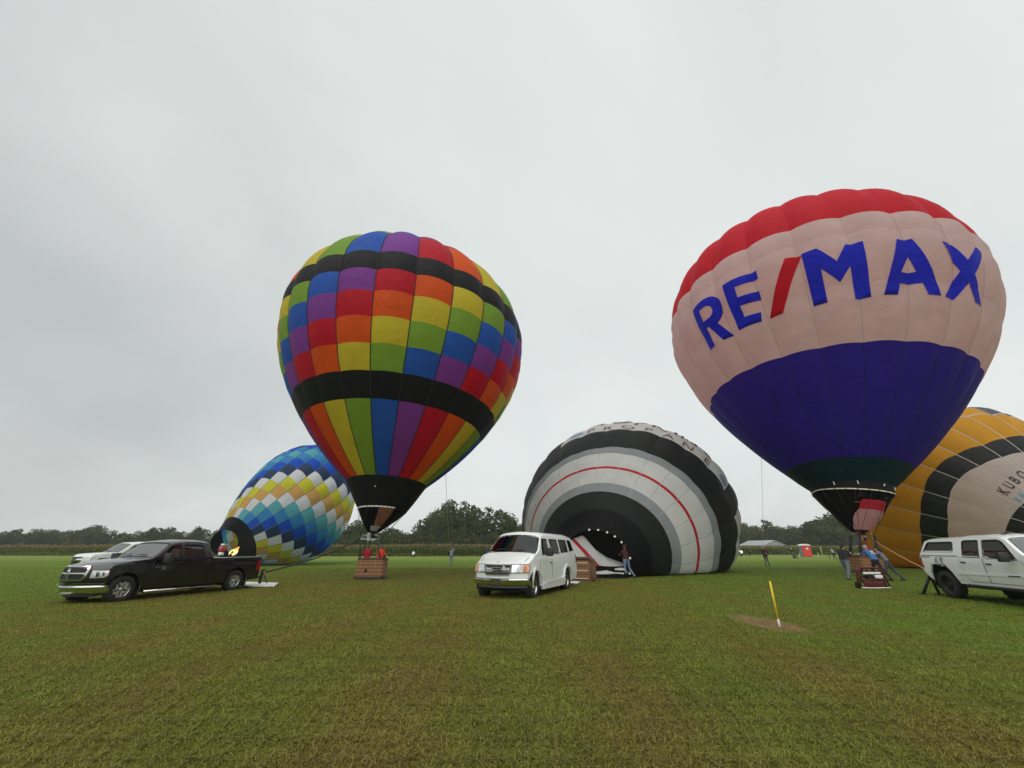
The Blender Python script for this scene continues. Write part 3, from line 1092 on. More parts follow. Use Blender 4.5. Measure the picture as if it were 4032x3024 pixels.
def rainbow_balloon():
    t = thing('hot_air_balloon', 'rainbow checked balloon with black bands standing upright over its wicker basket', 'balloon', (0, 0, 0), 0, 'hot air balloons on the field')
    env = node_part('envelope', t)
    seq = ['yellow', 'green', 'blue', 'purple', 'red', 'orange']
    rows = [(8.565, 9.80, 'black'), (9.80, 11.06, 1), (11.06, 12.39, 0), (12.39, 13.80, -1), (13.80, 15.18, -2), (15.18, 16.56, 'black'), (16.56, 19.4, -3), (19.4, 21.0, -4)]
    for g in range(24):
        panel(RB, g, 3.75, 5.27, F_['black'], env, nv=3)
        panel(RB, g, 5.27, 8.565, F_[seq[(2 + g) % 6]], env)
        for z0, z1, k in rows:
            panel(RB, g, z0, z1, F_['black'] if k == 'black' else F_[seq[(k + g) % 6]], env)
        panel(RB, g, 21.0, 22.749, F_[seq[(-5 + g) % 6]], env, name='crown_panel', nv=8, pillow=0.0)
    tapes(RB, [5.27, 8.565, 9.80, 11.06, 12.39, 13.80, 15.18, 16.56, 19.4, 21.0, 22.4], mat('tape_black', (0.012, 0.012, 0.012), 0.8), env, w=0.05, lift=0.022)
    # number label on the black mouth band
    bm = skin([(1.555, 4.66), (1.585, 4.66), (1.585, 4.73), (1.555, 4.73)], lambda a, b, h: RB.P(a, b, h + 0.03), 0, 0.006)
    obj('name_label', bm, WHITE, env)
    sc_ = node_part('scoop', t)
    rings = [(3.66, 1.42, 0.0), (3.2, 1.05, 0.12), (2.8, 0.68, 0.26), (2.46, 0.34, 0.36)]
    cone_cloth(RB, rings, -1.3, 1.72, NOMEX, sc_, 'scoop_panel', n=20)
    cone_cloth(RB, rings, 1.72, lambda v: 2.35 + 0.1 * v, TAN, sc_, 'scoop_panel', n=8, rip=0.015)
    cone_cloth(RB, rings, lambda v: 2.35 + 0.1 * v, -1.3 + 2 * PI, NOMEX, sc_, 'scoop_panel', n=16)
    grey = fabric('scoop_cloth_grey', (0.5, 0.5, 0.5), thru=0.3, wrinkle=0.7)
    cone_cloth(RB, [(2.74, 0.66, 0.29), (2.50, 0.42, 0.36)], 1.5, 2.4, grey, sc_, 'scoop_panel', n=8, nv=4, rip=0.02)
    for k in range(13):  # sky light through the gap under the mouth, put in as white strips
        a0 = 0.22 + k * 0.165
        cone_cloth(RB, [(3.745, 1.455, 0), (3.675, 1.43, 0)], a0 + 0.012, a0 + 0.153, mat('gap_light_white', (0.86, 0.86, 0.86), 0.5, emit=None), env, 'mouth_strip', n=3, nv=1)
    c = Vector((-8.22, 24.75, 2.07))
    burner(t, c, 0.12, 0.95, rod=mat('frame_pale', (0.5, 0.53, 0.48), 0.5))
    rg = node_part('rigging', t)
    for k in range(12):
        ph = 2 * PI * k / 12 + 0.2
        a = RB.P(ph, 3.75)
        d = Vector((0.46 if -math.cos(ph) > 0 else -0.46, -0.36 if math.sin(ph) > 0 else 0.36, 0.0))
        bm = bmesh.new()
        cable(bm, a, c + d, 0.011)
        obj('cable', bm, BLACKMETAL, rg)
    for sx, sy in ((-1, -1), (1, -1), (1, 1), (-1, 1)):
        bm = bmesh.new()
        add_tube(bm, [c + Vector((sx * 0.46, sy * 0.36, 0)), Vector((-7.97 + sx * 0.57, 24.75 + sy * 0.45, 1.02))], [0.035, 0.055], 8)
        obj('upright_pole', bm, PAD, rg)
    basket(t, (-7.93, 24.75, 0), 1.42, 1.1, 0.03, 1.06, flare=0.09, yaw=0.06)
    return t


rainbow_balloon()

# ---- the white, red and blue lettered balloon at the right
RX = Upright(21.965, 26.768, 0.0, 0.131, 0.083, 5.214, 17.072, 22.623, 2.136, 9.885, 1.586, 0.422, 2.671, 2.913, 0.0, 0.026, 0.141)
RW = fabric('nylon_white', (0.88, 0.81, 0.80), thru=0.62)
RR = fabric('nylon_scarlet', (0.66, 0.012, 0.03), thru=0.4)
RBL = fabric('nylon_royal_blue', (0.034, 0.016, 0.36), thru=0.42)
RT = fabric('nylon_teal', (0.002, 0.026, 0.046), thru=0.1)
LBL = fabric('nylon_letter_blue', (0.022, 0.030, 0.74), thru=0.4)
LRD = fabric('nylon_letter_red', (0.74, 0.006, 0.025), thru=0.4)
ALPHA = {
    'R': ([(0.165, 13.95), (0.235, 13.95), (0.240, 15.14), (0.262, 15.14), (0.325, 13.95), (0.408, 13.95), (0.340, 15.06), (0.368, 15.18), (0.390, 15.37), (0.406, 15.60), (0.414, 15.85), (0.417, 16.10), (0.412, 16.35), (0.398, 16.58), (0.375, 16.76), (0.345, 16.86), (0.310, 16.9), (0.165, 16.9)],
          [(0.238, 16.42), (0.300, 16.41), (0.322, 16.35), (0.338, 16.22), (0.344, 16.06), (0.344, 15.92), (0.335, 15.76), (0.318, 15.65), (0.295, 15.6), (0.238, 15.6)]),
    'E': ([(0.466, 14.0), (0.630, 13.97), (0.645, 14.5), (0.54, 14.55), (0.54, 15.22), (0.672, 15.16), (0.675, 15.68), (0.545, 15.74), (0.548, 16.4), (0.693, 16.34), (0.695, 16.86), (0.470, 16.95)], None),
    'slash': ([(0.682, 13.96), (0.77, 13.96), (0.944, 16.8), (0.86, 16.85)], None),
    'M': ([(0.942, 13.94), (1.016, 13.94), (1.018, 15.69), (1.097, 14.84), (1.162, 15.63), (1.162, 13.93), (1.241, 13.93), (1.241, 16.83), (1.160, 16.83), (1.099, 15.92), (1.02, 16.86), (0.944, 16.86)], None),
    'A': ([(1.304, 13.95), (1.378, 13.95), (1.395, 14.54), (1.515, 14.58), (1.545, 13.99), (1.62, 14.0), (1.482, 16.85), (1.404, 16.8)], [(1.403, 15.08), (1.484, 15.13), (1.452, 15.92)]),
    'X': ([(1.648, 14.03), (1.722, 14.03), (1.802, 14.95), (1.862, 14.1), (1.93, 14.1), (1.832, 15.42), (1.925, 16.9), (1.858, 16.95), (1.785, 16.05), (1.715, 16.85), (1.638, 16.8), (1.745, 15.45)], None)}


def lettered_balloon():
    t = thing('hot_air_balloon', 'white balloon with red crown, blue lower half and big blue letters split by red slash', 'balloon', (0, 0, 0), 0, 'hot air balloons on the field')
    env = node_part('envelope', t)
    black = F_['black']

    def low(p): return 4.98 - 0.22 * max(0, math.sin(p))
    for g in range(24):
        panel(RX, g, low, 5.3, black, env, nv=2)
        panel(RX, g, 5.3, 6.46, RT, env)
        panel(RX, g, 6.46, 9.2, RBL, env, pillow=0.02)
        panel(RX, g, 9.2, 11.87, RBL, env, pillow=0.02)
        panel(RX, g, 11.87, 14.72, RW, env, pillow=0.07)
        panel(RX, g, 14.72, 17.52, RW, env, pillow=0.07)
        panel(RX, g, 17.52, 18.71, RW, env, pillow=0.07)
        panel(RX, g, 18.71, 20.6, RR, env)
        panel(RX, g, 20.6, 22.622, RR, env, name='crown_panel', nv=10, pillow=0.0)
    tapes(RX, [5.3, 6.46, 9.2, 11.87], mat('tape_navy', (0.012, 0.012, 0.05), 0.8), env, w=0.035)
    tapes(RX, [11.87, 14.72, 17.52, 18.71], mat('tape_cream', (0.50, 0.42, 0.40), 0.8), env, w=0.03, pillow=0.07)
    for k, (poly, hole) in ALPHA.items():
        def cloth_(a, b, h):
            z = b + 14.72
            z0, z1, n = (11.87, 14.72, 6) if z < 14.72 else (14.72, 17.52, 6)
            t = (z - z0) / (z1 - z0)
            j = min(int(t * n), n - 1)
            pil = [0.07 * (math.sin(PI * q / n) ** 0.6 if 0 < q < n else 0) for q in (j, j + 1)]
            return RX.P(a + RX.phi0, z, h + pil[0] + (pil[1] - pil[0]) * (t * n - j))
        sh = lambda L_: [(a - RX.phi0, b - 14.72) for a, b in L_]
        bm = skin(sh(poly), cloth_, 0.03, 0.036, holes=[sh(hole)] if hole else (), da=RX.dphi / 7, db=2.85 / 6)
        obj('slash' if k == 'slash' else 'letter', bm, LRD if k == 'slash' else LBL, env, smooth=60)
    ring = mat('mouth_tape_gold', (0.72, 0.66, 0.45), 0.4)
    for k in range(24):
        a0 = 2 * PI * k / 24
        V = []
        for j in range(5):
            ph = a0 + 2 * PI / 24 * (0.04 + 0.92 * j / 4)
            for dz in (-0.045, 0.02):
                z = low(ph) + dz
                r = RX.rm + 0.03
                V.append(RX.base + RX.ax * z + RX.u * r * math.cos(ph) + RX.v * r * math.sin(ph))
        mesh_from('mouth_strip', V, [(2 * j, 2 * j + 2, 2 * j + 3, 2 * j + 1) for j in range(4)], ring, env)
    for ph in (0.55, 1.1, 1.75, 2.3, 3.1, 4.0, 5.2):
        bm = bmesh.new()
        p = RX.P(ph, 5.2, 0.05)
        add_box(bm, p, (0.10, 0.03, 0.22))
        obj('pulley_tab', bm, WHITE, env)
    sc_ = node_part('scoop', t)
    inner = [(4.92, 2.12, -0.02), (4.2, 1.66, 0.0), (3.4, 1.13, -0.05), (2.62, 0.5, 0.12)]
    top = lambda v: 1.18 - 0.75 * v
    bot = lambda v: 1.98 + 0.6 * v
    cone_cloth(RX, inner, bot, lambda v: 2 * PI + top(v), NOMEX, sc_, 'scoop_panel', n=26)
    cone_cloth(RX, inner[:1] + [(4.28, 1.72, -0.01)], top(0), bot(0), NOMEX, sc_, 'scoop_panel', n=8, nv=3)
    pink = fabric('scoop_cloth_crimson', (0.85, 0.05, 0.10), thru=0.6, wrinkle=0.9)
    pale = fabric('scoop_cloth_pink', (0.85, 0.48, 0.50), thru=0.6, wrinkle=1.0)
    cone_cloth(RX, [(4.26, 1.72, -0.01), (3.75, 1.38, -0.03)], lambda v: top(0.05 + 0.2 * v), lambda v: bot(0.05 + 0.2 * v), pink, sc_, 'scoop_panel', n=14, nv=9, rip=0.03)
    cone_cloth(RX, [(3.745, 1.375, -0.03), (3.4, 1.14, -0.05), (2.62, 0.52, 0.12)], lambda v: top(0.25 + 0.75 * v), lambda v: bot(0.25 + 0.75 * v), pale, sc_, 'scoop_panel', n=14, nv=14, rip=0.035)
    c = Vector((22.15, 26.8, 2.34))
    burner(t, c, -0.1, 0.9, rod=mat('burner_red_steel', (0.16, 0.05, 0.05), 0.4, metal=0.5))
    rg = node_part('rigging', t)
    for k in range(14):
        ph = 2 * PI * k / 14 + 0.1
        a = RX.base + RX.ax * 4.95 + RX.u * RX.rm * math.cos(ph) + RX.v * RX.rm * math.sin(ph)
        d = Vector((0.44 if -math.cos(ph) > 0 else -0.44, -0.34 if math.sin(ph) > 0 else 0.34, 0.0))
        bm = bmesh.new()
        cable(bm, a, c + d, 0.010)
        obj('cable', bm, BLACKMETAL, rg)
    for sx, sy in ((-1, -1), (1, -1), (1, 1), (-1, 1)):
        bm = bmesh.new()
        add_tube(bm, [c + Vector((sx * 0.46, sy * 0.36, -0.02)), Vector((21.85 + sx * 0.55, 26.8 + sy * 0.42, 1.12))], [0.075, 0.085], 8)
        obj('upright_pole', bm, mat('pole_sleeve_black', (0.012, 0.012, 0.014), 0.7), rg)
    basket(t, (21.82, 26.8, 0), 1.35, 1.05, 0.16, 1.14, flare=0.03, yaw=-0.05, tilt=0.07, hole=False)
    return t


lettered_balloon()

# ---- the blue, white and yellow diamond balloon, filling behind the black pickup
BL = Lying(-27.829, 43.312, 2.327, 0.45, 0.521, 7.865, 14.016, 2.567, 6.244, 1.956, 0.986, 0.986, -0.435, 2.187, 0.035, 0.19 - 2 * PI / 24, slope=0.82)


def diamond_balloon():
    t = thing('hot_air_balloon', 'blue, white and yellow checked balloon filling on its side behind the black pickup', 'balloon', (0, 0, 0), 0, 'hot air balloons on the field')
    env = node_part('envelope', t)
    cl = dict(white=fabric('nylon_cool_white', (0.80, 0.80, 0.82), 0.45), navy=fabric('nylon_slate', (0.030, 0.062, 0.13)), dblue=fabric('nylon_cobalt', (0.012, 0.10, 0.62)),
              mblue=fabric('nylon_steel_blue', (0.05, 0.28, 0.62)), teal=fabric('nylon_aqua', (0.13, 0.48, 0.54)), orange=fabric('nylon_amber', (0.76, 0.42, 0.12), 0.45), yellow=fabric('nylon_lemon', (0.74, 0.68, 0.04), 0.45))
    seq = ['white', 'navy', 'dblue', 'mblue', 'teal', 'white', 'orange', 'yellow']

    def hue(r, g):
        n = r + (g if g < 12 else g - 24)
        return seq[n % 8] if n < 13 else ('mblue', 'dblue', 'navy', 'mblue', 'teal', 'mblue', 'dblue', 'navy')[(n - 13) % 8]
    zb = [0.05, 0.80, 1.76, 2.67, 3.68, 4.72, 5.84, 6.92, 8.0, 9.2, 10.6, 12.2, 14.015]
    for g in range(24):
        for r in range(12):
            panel(BL, g, zb[r], zb[r + 1], cl[hue(r, g)], env, nu=5, name='panel' if r < 11 else 'crown_panel')
    tapes(BL, zb, mat('tape_slate', (0.10, 0.12, 0.13), 0.8), env, w=0.05)
    dark = fabric('mouth_cloth_navy', (0.010, 0.011, 0.018), 0.05)
    # the mouth cloth is pulled towards the burner, so it opens to the left and towards us
    C = BL.base + Vector((-0.80, -0.85, -0.22))
    m = Vector((0.10, -0.90, -0.25)).normalized()
    e1 = Vector((0, 0, 1)).cross(m).normalized()
    e2 = m.cross(e1)
    if e1.dot(BL.u) < 0: e1 = -e1
    if e2.dot(BL.v) < 0: e2 = -e2
    for g in range(24):
        V = []
        for j in range(5):
            t = j / 4
            for i in range(6):
                ph = BL.phi0 + (g + i / 5) * BL.dphi
                a = BL.P(ph, 0.05)
                b = C + (e1 * math.cos(ph) + e2 * math.sin(ph)) * 1.28
                b.z = max(b.z, 0.06)
                V.append(a.lerp(b, t))
        mesh_from('mouth_panel', V, [(j * 6 + i, j * 6 + i + 1, (j + 1) * 6 + i + 1, (j + 1) * 6 + i) for j in range(4) for i in range(5)], dark, env, smooth=180)
    return t


diamond_balloon()

# ---- the black, white and grey striped balloon, half filled behind the van
ST = Lying(5.196, 26.446, 0.955, 0.391, 0.217, 11.183, 13.346, 2.133, 8.792, 1.723, 0.985, 0.892, 0.806, 1.551, 0.015, 0.021, wob=0.05, slope=0.3)


def striped_balloon():
    t = thing('hot_air_balloon', 'half filled black, white and grey striped balloon with thin red ring behind the van', 'balloon', (0, 0, 0), 0, 'hot air balloons on the field')
    env = node_part('envelope', t)
    K0 = fabric('nylon_mouth_black', (0.006, 0.006, 0.007), 0.06, shine=0.08)
    K1 = fabric('nylon_charcoal', (0.017, 0.019, 0.018), 0.2, shine=0.12)
    G = fabric('nylon_grey', (0.31, 0.33, 0.34), 0.4)
    W = fabric('nylon_off_white', (0.80, 0.80, 0.77), 0.5)
    R = fabric('nylon_stripe_red', (0.42, 0.008, 0.02), 0.2)
    rows = [(-0.35, 1.03, K0), (1.03, 2.216, K1), (2.216, 2.853, G), (2.853, 4.05, W), (4.05, 4.26, R), (4.26, 5.6, W), (5.6, 6.317, G), (6.317, 9.1, K1)]
    for g in range(24):
        mid = (ST.phi0 + (g + 0.5) * ST.dphi) % (2 * PI)
        for z0, z1, m in rows: panel(ST, g, z0, z1, m, env)
        top = W if 0.17 < mid < 2.1 or mid > 5.7 else K1
        panel(ST, g, 9.1, 11.6, top, env)
        panel(ST, g, 11.6, 13.345, top, env, name='crown_panel', pillow=0.0)
    tapes(ST, [2.216, 2.853, 4.05, 4.26, 5.6, 6.317], mat('tape_dull', (0.38, 0.38, 0.37), 0.8), env, w=0.03)
    maroon = mat('print_maroon', (0.16, 0.045, 0.05), 0.7)

    def word(txt, cols, z0, hgt, thick, rr=7.4, wide=1.0):
        for ch, ph in zip(txt, cols):
            bm = stroke_text(ch, hgt, thick)
            xs = [v.co.x for v in bm.verts]
            w = (max(xs) + min(xs)) / 2
            map_bm(bm, lambda x, y: ST.P(ph - (x - w) * wide / rr, z0 + y, 0.05))
            obj('letter', bm, maroon, env, smooth=60)
    word('PROPANE', (1.755, 1.58, 1.385, 1.185, 1.0, 0.80, 0.58), 9.24, 0.80, 0.0, wide=1.15)
    word('HOPKINS', (1.73, 1.48, 1.285, 1.10, 0.95, 0.81, 0.60), 10.55, 1.75, 0.02, wide=0.8)
    em = mat('print_blue_grey', (0.20, 0.24, 0.36), 0.7)
    for ph, z, w in ((1.925, 9.88, 0.075), (0.36, 9.7, 0.06)):
        ring = [(ph + w * math.cos(a), z + 0.42 * math.sin(a)) for a in np.linspace(0, 2 * PI, 20, endpoint=False)]
        obj('emblem', skin(ring, lambda a, b, h: ST.P(a, b, h), 0.03, 0.045, da=0.05, db=0.3), em, env, smooth=60)
    tab = mat('white_tab', (0.85, 0.85, 0.82), 0.5)
    for ph in (1.67, 1.4, 1.13, 0.88, 0.63, 0.1, 5.9):
        bm = bmesh.new()
        add_box(bm, ST.P(ph, -0.36, 0), (0.09, 0.05, 0.11), rot=Matrix.Rotation(ph, 3, 'Y'))
        obj('mouth_tab', bm, tab, env)
    return t


striped_balloon()

# ---- the amber, black and white balloon running out of the frame at the right
OR = Lying(41.804, 30.541, 1.836, -0.117, 0.548, 8.261, 14.249, 1.593, 8.409, 1.547, 0.964, 1.015, -0.338, -1.088, 0.02, 2.662 - 12 * 2 * PI / 24, slope=0.3)


def interp(tab):
    xs = [a for a, b in tab]; ys = [b for a, b in tab]
    return lambda p: float(np.interp(p % (2 * PI), xs, ys))


def amber_balloon():
    t = thing('hot_air_balloon', 'amber balloon with a black ring round a white panel, filling behind the white pickup', 'balloon', (0, 0, 0), 0, 'hot air balloons on the field')
    env = node_part('envelope', t)
    A = fabric('nylon_gold', (0.74, 0.36, 0.022), 0.4)
    K = fabric('nylon_graphite', (0.022, 0.024, 0.025), 0.2)
    W = fabric('nylon_pearl', (0.88, 0.81, 0.82), 0.6)
    G = fabric('nylon_dark_grey', (0.10, 0.10, 0.11), 0.2)
    arc = interp([(0, 2.1), (2.594, 2.06), (2.748, 2.13), (2.941, 2.18), (3.239, 2.21), (6.28, 2.1)])
    inner = interp([(0, 3.9), (1.3, 3.7), (1.856, 3.81), (2.095, 3.97), (2.394, 4.29), (2.54, 4.48), (2.656, 4.58), (2.82, 4.59), (2.943, 4.52), (3.23, 4.28), (3.424, 4.23), (4.5, 4.2), (6.28, 3.9)])
    outer = interp([(0, 5.0), (1.3, 4.8), (1.607, 4.86), (1.716, 4.82), (2.117, 4.97), (2.396, 5.43), (2.51, 5.61), (2.664, 5.75), (2.793, 5.76), (2.939, 5.68), (3.228, 5.5), (3.477, 5.43), (4.5, 5.4), (6.28, 5.0)])
    line = interp([(0, 7.3), (1.265, 7.2), (1.571, 6.9), (1.698, 6.98), (1.833, 7.11), (1.947, 7.29), (2.4, 7.9), (3.5, 8.4), (6.28, 7.3)])
    line2 = lambda p: line(p) + 0.13
    for g in range(24):
        mid = (OR.phi0 + (g + 0.5) * OR.dphi) % (2 * PI)
        panel(OR, g, 0.0, 1.0, K, env, nv=3, name='mouth_panel')
        panel(OR, g, 1.0, arc, K, env)
        panel(OR, g, arc, inner, W, env)
        panel(OR, g, inner, outer, K, env, nv=4)
        panel(OR, g, outer, line, A, env)
        panel(OR, g, line, line2, W, env, nv=1, pillow=0)
        up = G if mid < 1.72 or mid > 5.6 else A
        panel(OR, g, line2, 9.4, up, env)
        panel(OR, g, 9.4, 11.8, up, env)
        panel(OR, g, 11.8, 14.248, up, env, name='crown_panel', nv=9, pillow=0)
    tapes(OR, [1.0, arc, inner, outer, line, line2, 9.4, 11.8, 14.0], mat('tape_pale', (0.62, 0.60, 0.52), 0.7), env, w=0.045, lift=0.035)

    def word(txt, ph, z0, hgt, thick, m, adv):
        for i, ch in enumerate(txt):
            bm = stroke_text(ch, hgt, thick)
            map_bm(bm, lambda x, y: OR.P(ph - adv * i - x / 5.2, z0 + y, 0.05))
            obj('letter', bm, m, env, smooth=60)
    word('KUBO', 2.605, 2.66, 0.46, 0.012, mat('print_ink', (0.03, 0.015, 0.03), 0.7), 0.122)
    word('BA', 2.605, 2.16, 0.27, 0.012, mat('print_sky_blue', (0.10, 0.30, 0.55), 0.7), 0.098)
    return t


amber_balloon()
# ------------------------------------------------------------------ vehicles (x forward, y left, z up, origin on the ground between the axles)
def sstep(a, b, x):
    t = min(1, max(0, (x - a) / (b - a)))
    return t * t * (3 - 2 * t)


def glass_mat(name, tint, fac=0.12):
    if name in MATS: return MATS[name]
    m = bpy.data.materials.new(name)
    m.use_nodes = True
    t = m.node_tree
    L = t.links.new
    t.nodes.remove(t.nodes['Principled BSDF'])
    tr = nd(t, 'ShaderNodeBsdfTransparent')
    tr.inputs['Color'].default_value = tuple(tint) + (1,)
    gl = nd(t, 'ShaderNodeBsdfGlossy')
    gl.inputs['Roughness'].default_value = 0.02
    tc = nd(t, 'ShaderNodeTexCoord')
    nz = nd(t, 'ShaderNodeTexNoise', i_Scale=5.0)
    L(tc.outputs['Object'], nz.inputs['Vector'])
    rr = nd(t, 'ShaderNodeMapRange')
    rr.inputs['To Min'].default_value = 0.01
    rr.inputs['To Max'].default_value = 0.06
    L(nz.outputs['Fac'], rr.inputs['Value']); L(rr.outputs[0], gl.inputs['Roughness'])
    fr = nd(t, 'ShaderNodeFresnel', i_IOR=1.5)
    ad = nd(t, 'ShaderNodeMath', operation='ADD', i_1=fac, use_clamp=True)
    L(fr.outputs[0], ad.inputs[0])
    mx = nd(t, 'ShaderNodeMixShader')
    L(ad.outputs[0], mx.inputs[0]); L(tr.outputs[0], mx.inputs[1]); L(gl.outputs[0], mx.inputs[2])
    L(mx.outputs[0], t.nodes['Material Output'].inputs['Surface'])
    MATS[name] = m
    return m


def paint(name, c, grime=0.25, rough=0.25):
    """car paint under a clear coat, dustier towards the sills"""
    if name in MATS: return MATS[name]
    m = bpy.data.materials.new(name)
    m.use_nodes = True
    t = m.node_tree
    L = t.links.new
    p = t.nodes['Principled BSDF']
    p.inputs['Coat Weight'].default_value = 0.7
    p.inputs['Coat Roughness'].default_value = 0.06
    tc = nd(t, 'ShaderNodeTexCoord')
    sep = nd(t, 'ShaderNodeSeparateXYZ')
    L(tc.outputs['Object'], sep.inputs[0])
    n = nd(t, 'ShaderNodeTexNoise', i_Scale=3.5, i_Detail=6.0, i_Roughness=0.65)
    L(tc.outputs['Object'], n.inputs['Vector'])
    mr = nd(t, 'ShaderNodeMapRange')
    mr.inputs['From Min'].default_value = 1.05
    mr.inputs['From Max'].default_value = 0.25
    L(sep.outputs['Z'], mr.inputs['Value'])
    mu = nd(t, 'ShaderNodeMath', operation='MULTIPLY')
    L(mr.outputs[0], mu.inputs[0]); L(n.outputs['Fac'], mu.inputs[1])
    m2 = nd(t, 'ShaderNodeMath', operation='MULTIPLY', i_1=grime * 2, use_clamp=True)
    L(mu.outputs[0], m2.inputs[0])
    mx = nd(t, 'ShaderNodeMix', data_type='RGBA')
    mx.inputs['A'].default_value = tuple(c) + (1,)
    mx.inputs['B'].default_value = (0.16, 0.135, 0.10, 1)
    L(m2.outputs[0], mx.inputs['Factor'])
    L(mx.outputs['Result'], p.inputs['Base Color'])
    rg = nd(t, 'ShaderNodeMapRange')
    rg.inputs['To Min'].default_value = rough
    rg.inputs['To Max'].default_value = 0.75
    L(m2.outputs[0], rg.inputs['Value']); L(rg.outputs[0], p.inputs['Roughness'])
    MATS[name] = m
    return m


CHROME = mat('chrome', (0.62, 0.62, 0.60), 0.12, metal=1.0, var=0.05)
RUBBER = mat('tyre_rubber', (0.018, 0.018, 0.017), 0.85, bump=0.5, bscale=60)
DARK = mat('underbody_black', (0.010, 0.010, 0.010), 0.8)
PLASTIC = mat('black_plastic', (0.022, 0.022, 0.023), 0.5)
SEAL = mat('rubber_seal', (0.012, 0.012, 0.012), 0.8)
ALLOY = mat('alloy', (0.58, 0.58, 0.57), 0.3, metal=0.85, var=0.06)
REDLENS = mat('red_lens', (0.30, 0.010, 0.012), 0.15, coat=1.0)
AMBER = mat('amber_lens', (0.70, 0.20, 0.06), 0.15, coat=1.0)
CLEAR = mat('lamp_reflector', (0.72, 0.73, 0.74), 0.15, metal=0.6, var=0.35, vscale=14, coat=1.0)
SEAT = mat('seat_cloth', (0.05, 0.05, 0.052), 0.9)
GLASS_C = glass_mat('clear_glass', (0.62, 0.70, 0.67), 0.04)
GLASS_W = glass_mat('windshield_glass', (0.60, 0.70, 0.67), 0.30)
GLASS_T = glass_mat('tinted_glass', (0.10, 0.10, 0.11), 0.05)
PLATE = mat('plate_grey', (0.10, 0.11, 0.11), 0.5)


class Shell:
    def __init__(s, **k):
        s.__dict__.update(k)

    def hw(s, x, z):
        w = s.W * (0.965 + 0.035 * sstep(s.sill, s.sill + 0.25, z))
        if z > s.belt:
            k = (z - s.belt) / (s.top - s.belt)
            w -= s.tumble * k ** 1.15 + 0.02
        else:
            w -= 0.02 * sstep(s.belt - 0.12, s.belt, z)
        w *= 1 - s.plan * sstep(s.fx, s.nose, x) ** 1.5
        return w

    def D(s, x, yf, z, inset=0.0):
        w = s.hw(x, z) - inset
        e = max(0, abs(yf) - 0.72) / 0.28
        cr = sstep(s.belt - 0.45, s.top, z)
        zz = z - s.drop * e * e * cr + s.crown * (1 - yf * yf) * sstep(s.belt - 0.3, s.belt + 0.1, z)
        bow = s.bow * sstep(s.fx + 0.1, s.nose - 0.15, x) + s.wbow * sstep(s.belt - 0.08, s.belt + 0.15, z) * sstep(0.0, 1.2, x)
        xx = x - bow * yf * yf - (s.rbow * yf * yf * (-1) * sstep(s.tail + 0.4, s.tail, x) if s.rbow else 0)
        return Vector((xx, yf * w, zz + getattr(s, 'lift', 0.0)))

    def side(s, sg):
        def f(a, b, h):
            p = s.D(a, sg, b)
            p.y += sg * h
            return p
        return f

    def front(s):
        zs = [q[1] for q in s.nosep]; xs = [q[0] for q in s.nosep]

        def f(a, b, h):
            x = float(np.interp(b, zs, xs))
            w = s.hw(x, b)
            p = s.D(x, max(-1, min(1, a / w)), b)
            if abs(a) > w: p.y = a
            p.x += h
            return p
        return f

    def line(s, p0, p1):
        """surface along a sloping profile segment: a = fraction of half width, b = 0..1"""
        n = Vector((-(p1[1] - p0[1]), 0, p1[0] - p0[0])).normalized()
        if n.z < 0: n = -n

        def f(a, b, h):
            p = s.D(p0[0] + (p1[0] - p0[0]) * b, a, p0[1] + (p1[1] - p0[1]) * b)
            return p + n * h
        return f


YF = [-1, -0.97, -0.9, -0.75, -0.5, -0.25, 0, 0.25, 0.5, 0.75, 0.9, 0.97, 1]


def shell_bm(S, prof, inset=0.0, yfs=YF, da=0.3, db=0.16, ymul=1.0):
    b2 = flat_poly(prof, da=da, db=db)
    b2.verts.ensure_lookup_table()
    bm = bmesh.new()
    cols = {}
    bnd = set()
    for e in b2.edges:
        if e.is_boundary: bnd.update(v.index for v in e.verts)
    b2.verts.index_update()
    bnd = set()
    for e in b2.edges:
        if e.is_boundary: bnd.update(v.index for v in e.verts)
    for v in b2.verts:
        for k, yf in enumerate(yfs):
            if v.index in bnd or k in (0, len(yfs) - 1):
                cols[(v.index, k)] = bm.verts.new(S.D(v.co.x, yf * ymul, v.co.y, inset))
    n = len(yfs)
    for f in b2.faces:
        i = [v.index for v in f.verts]
        bm.faces.new([cols[(q, 0)] for q in i])
        bm.faces.new([cols[(q, n - 1)] for q in reversed(i)])
    for e in b2.edges:
        if e.is_boundary:
            a, b = e.verts[0].index, e.verts[1].index
            for k in range(n - 1):
                bm.faces.new((cols[(a, k)], cols[(b, k)], cols[(b, k + 1)], cols[(a, k + 1)]))
    b2.free()
    bmesh.ops.recalc_face_normals(bm, faces=bm.faces)
    return bm


def boolean(bm, cutters):
    """subtract closed cutter bmeshes, one after another"""
    def tmp(b):
        me = bpy.data.meshes.new('cut')
        b.to_mesh(me)
        b.free()
        o = bpy.data.objects.new('cut', me)
        col.objects.link(o)
        return o
    base = tmp(bm)
    cs = [tmp(c) for c in cutters]
    for c in cs:
        m = base.modifiers.new('b', 'BOOLEAN')
        m.operation = 'DIFFERENCE'
        m.solver = 'EXACT'
        m.object = c
    dg = bpy.context.evaluated_depsgraph_get()
    me = bpy.data.meshes.new_from_object(base.evaluated_get(dg))
    out = bmesh.new()
    out.from_mesh(me)
    for o in [base] + cs:
        d = o.data
        bpy.data.objects.remove(o)
        bpy.data.meshes.remove(d)
    bpy.data.meshes.remove(me)
    return out


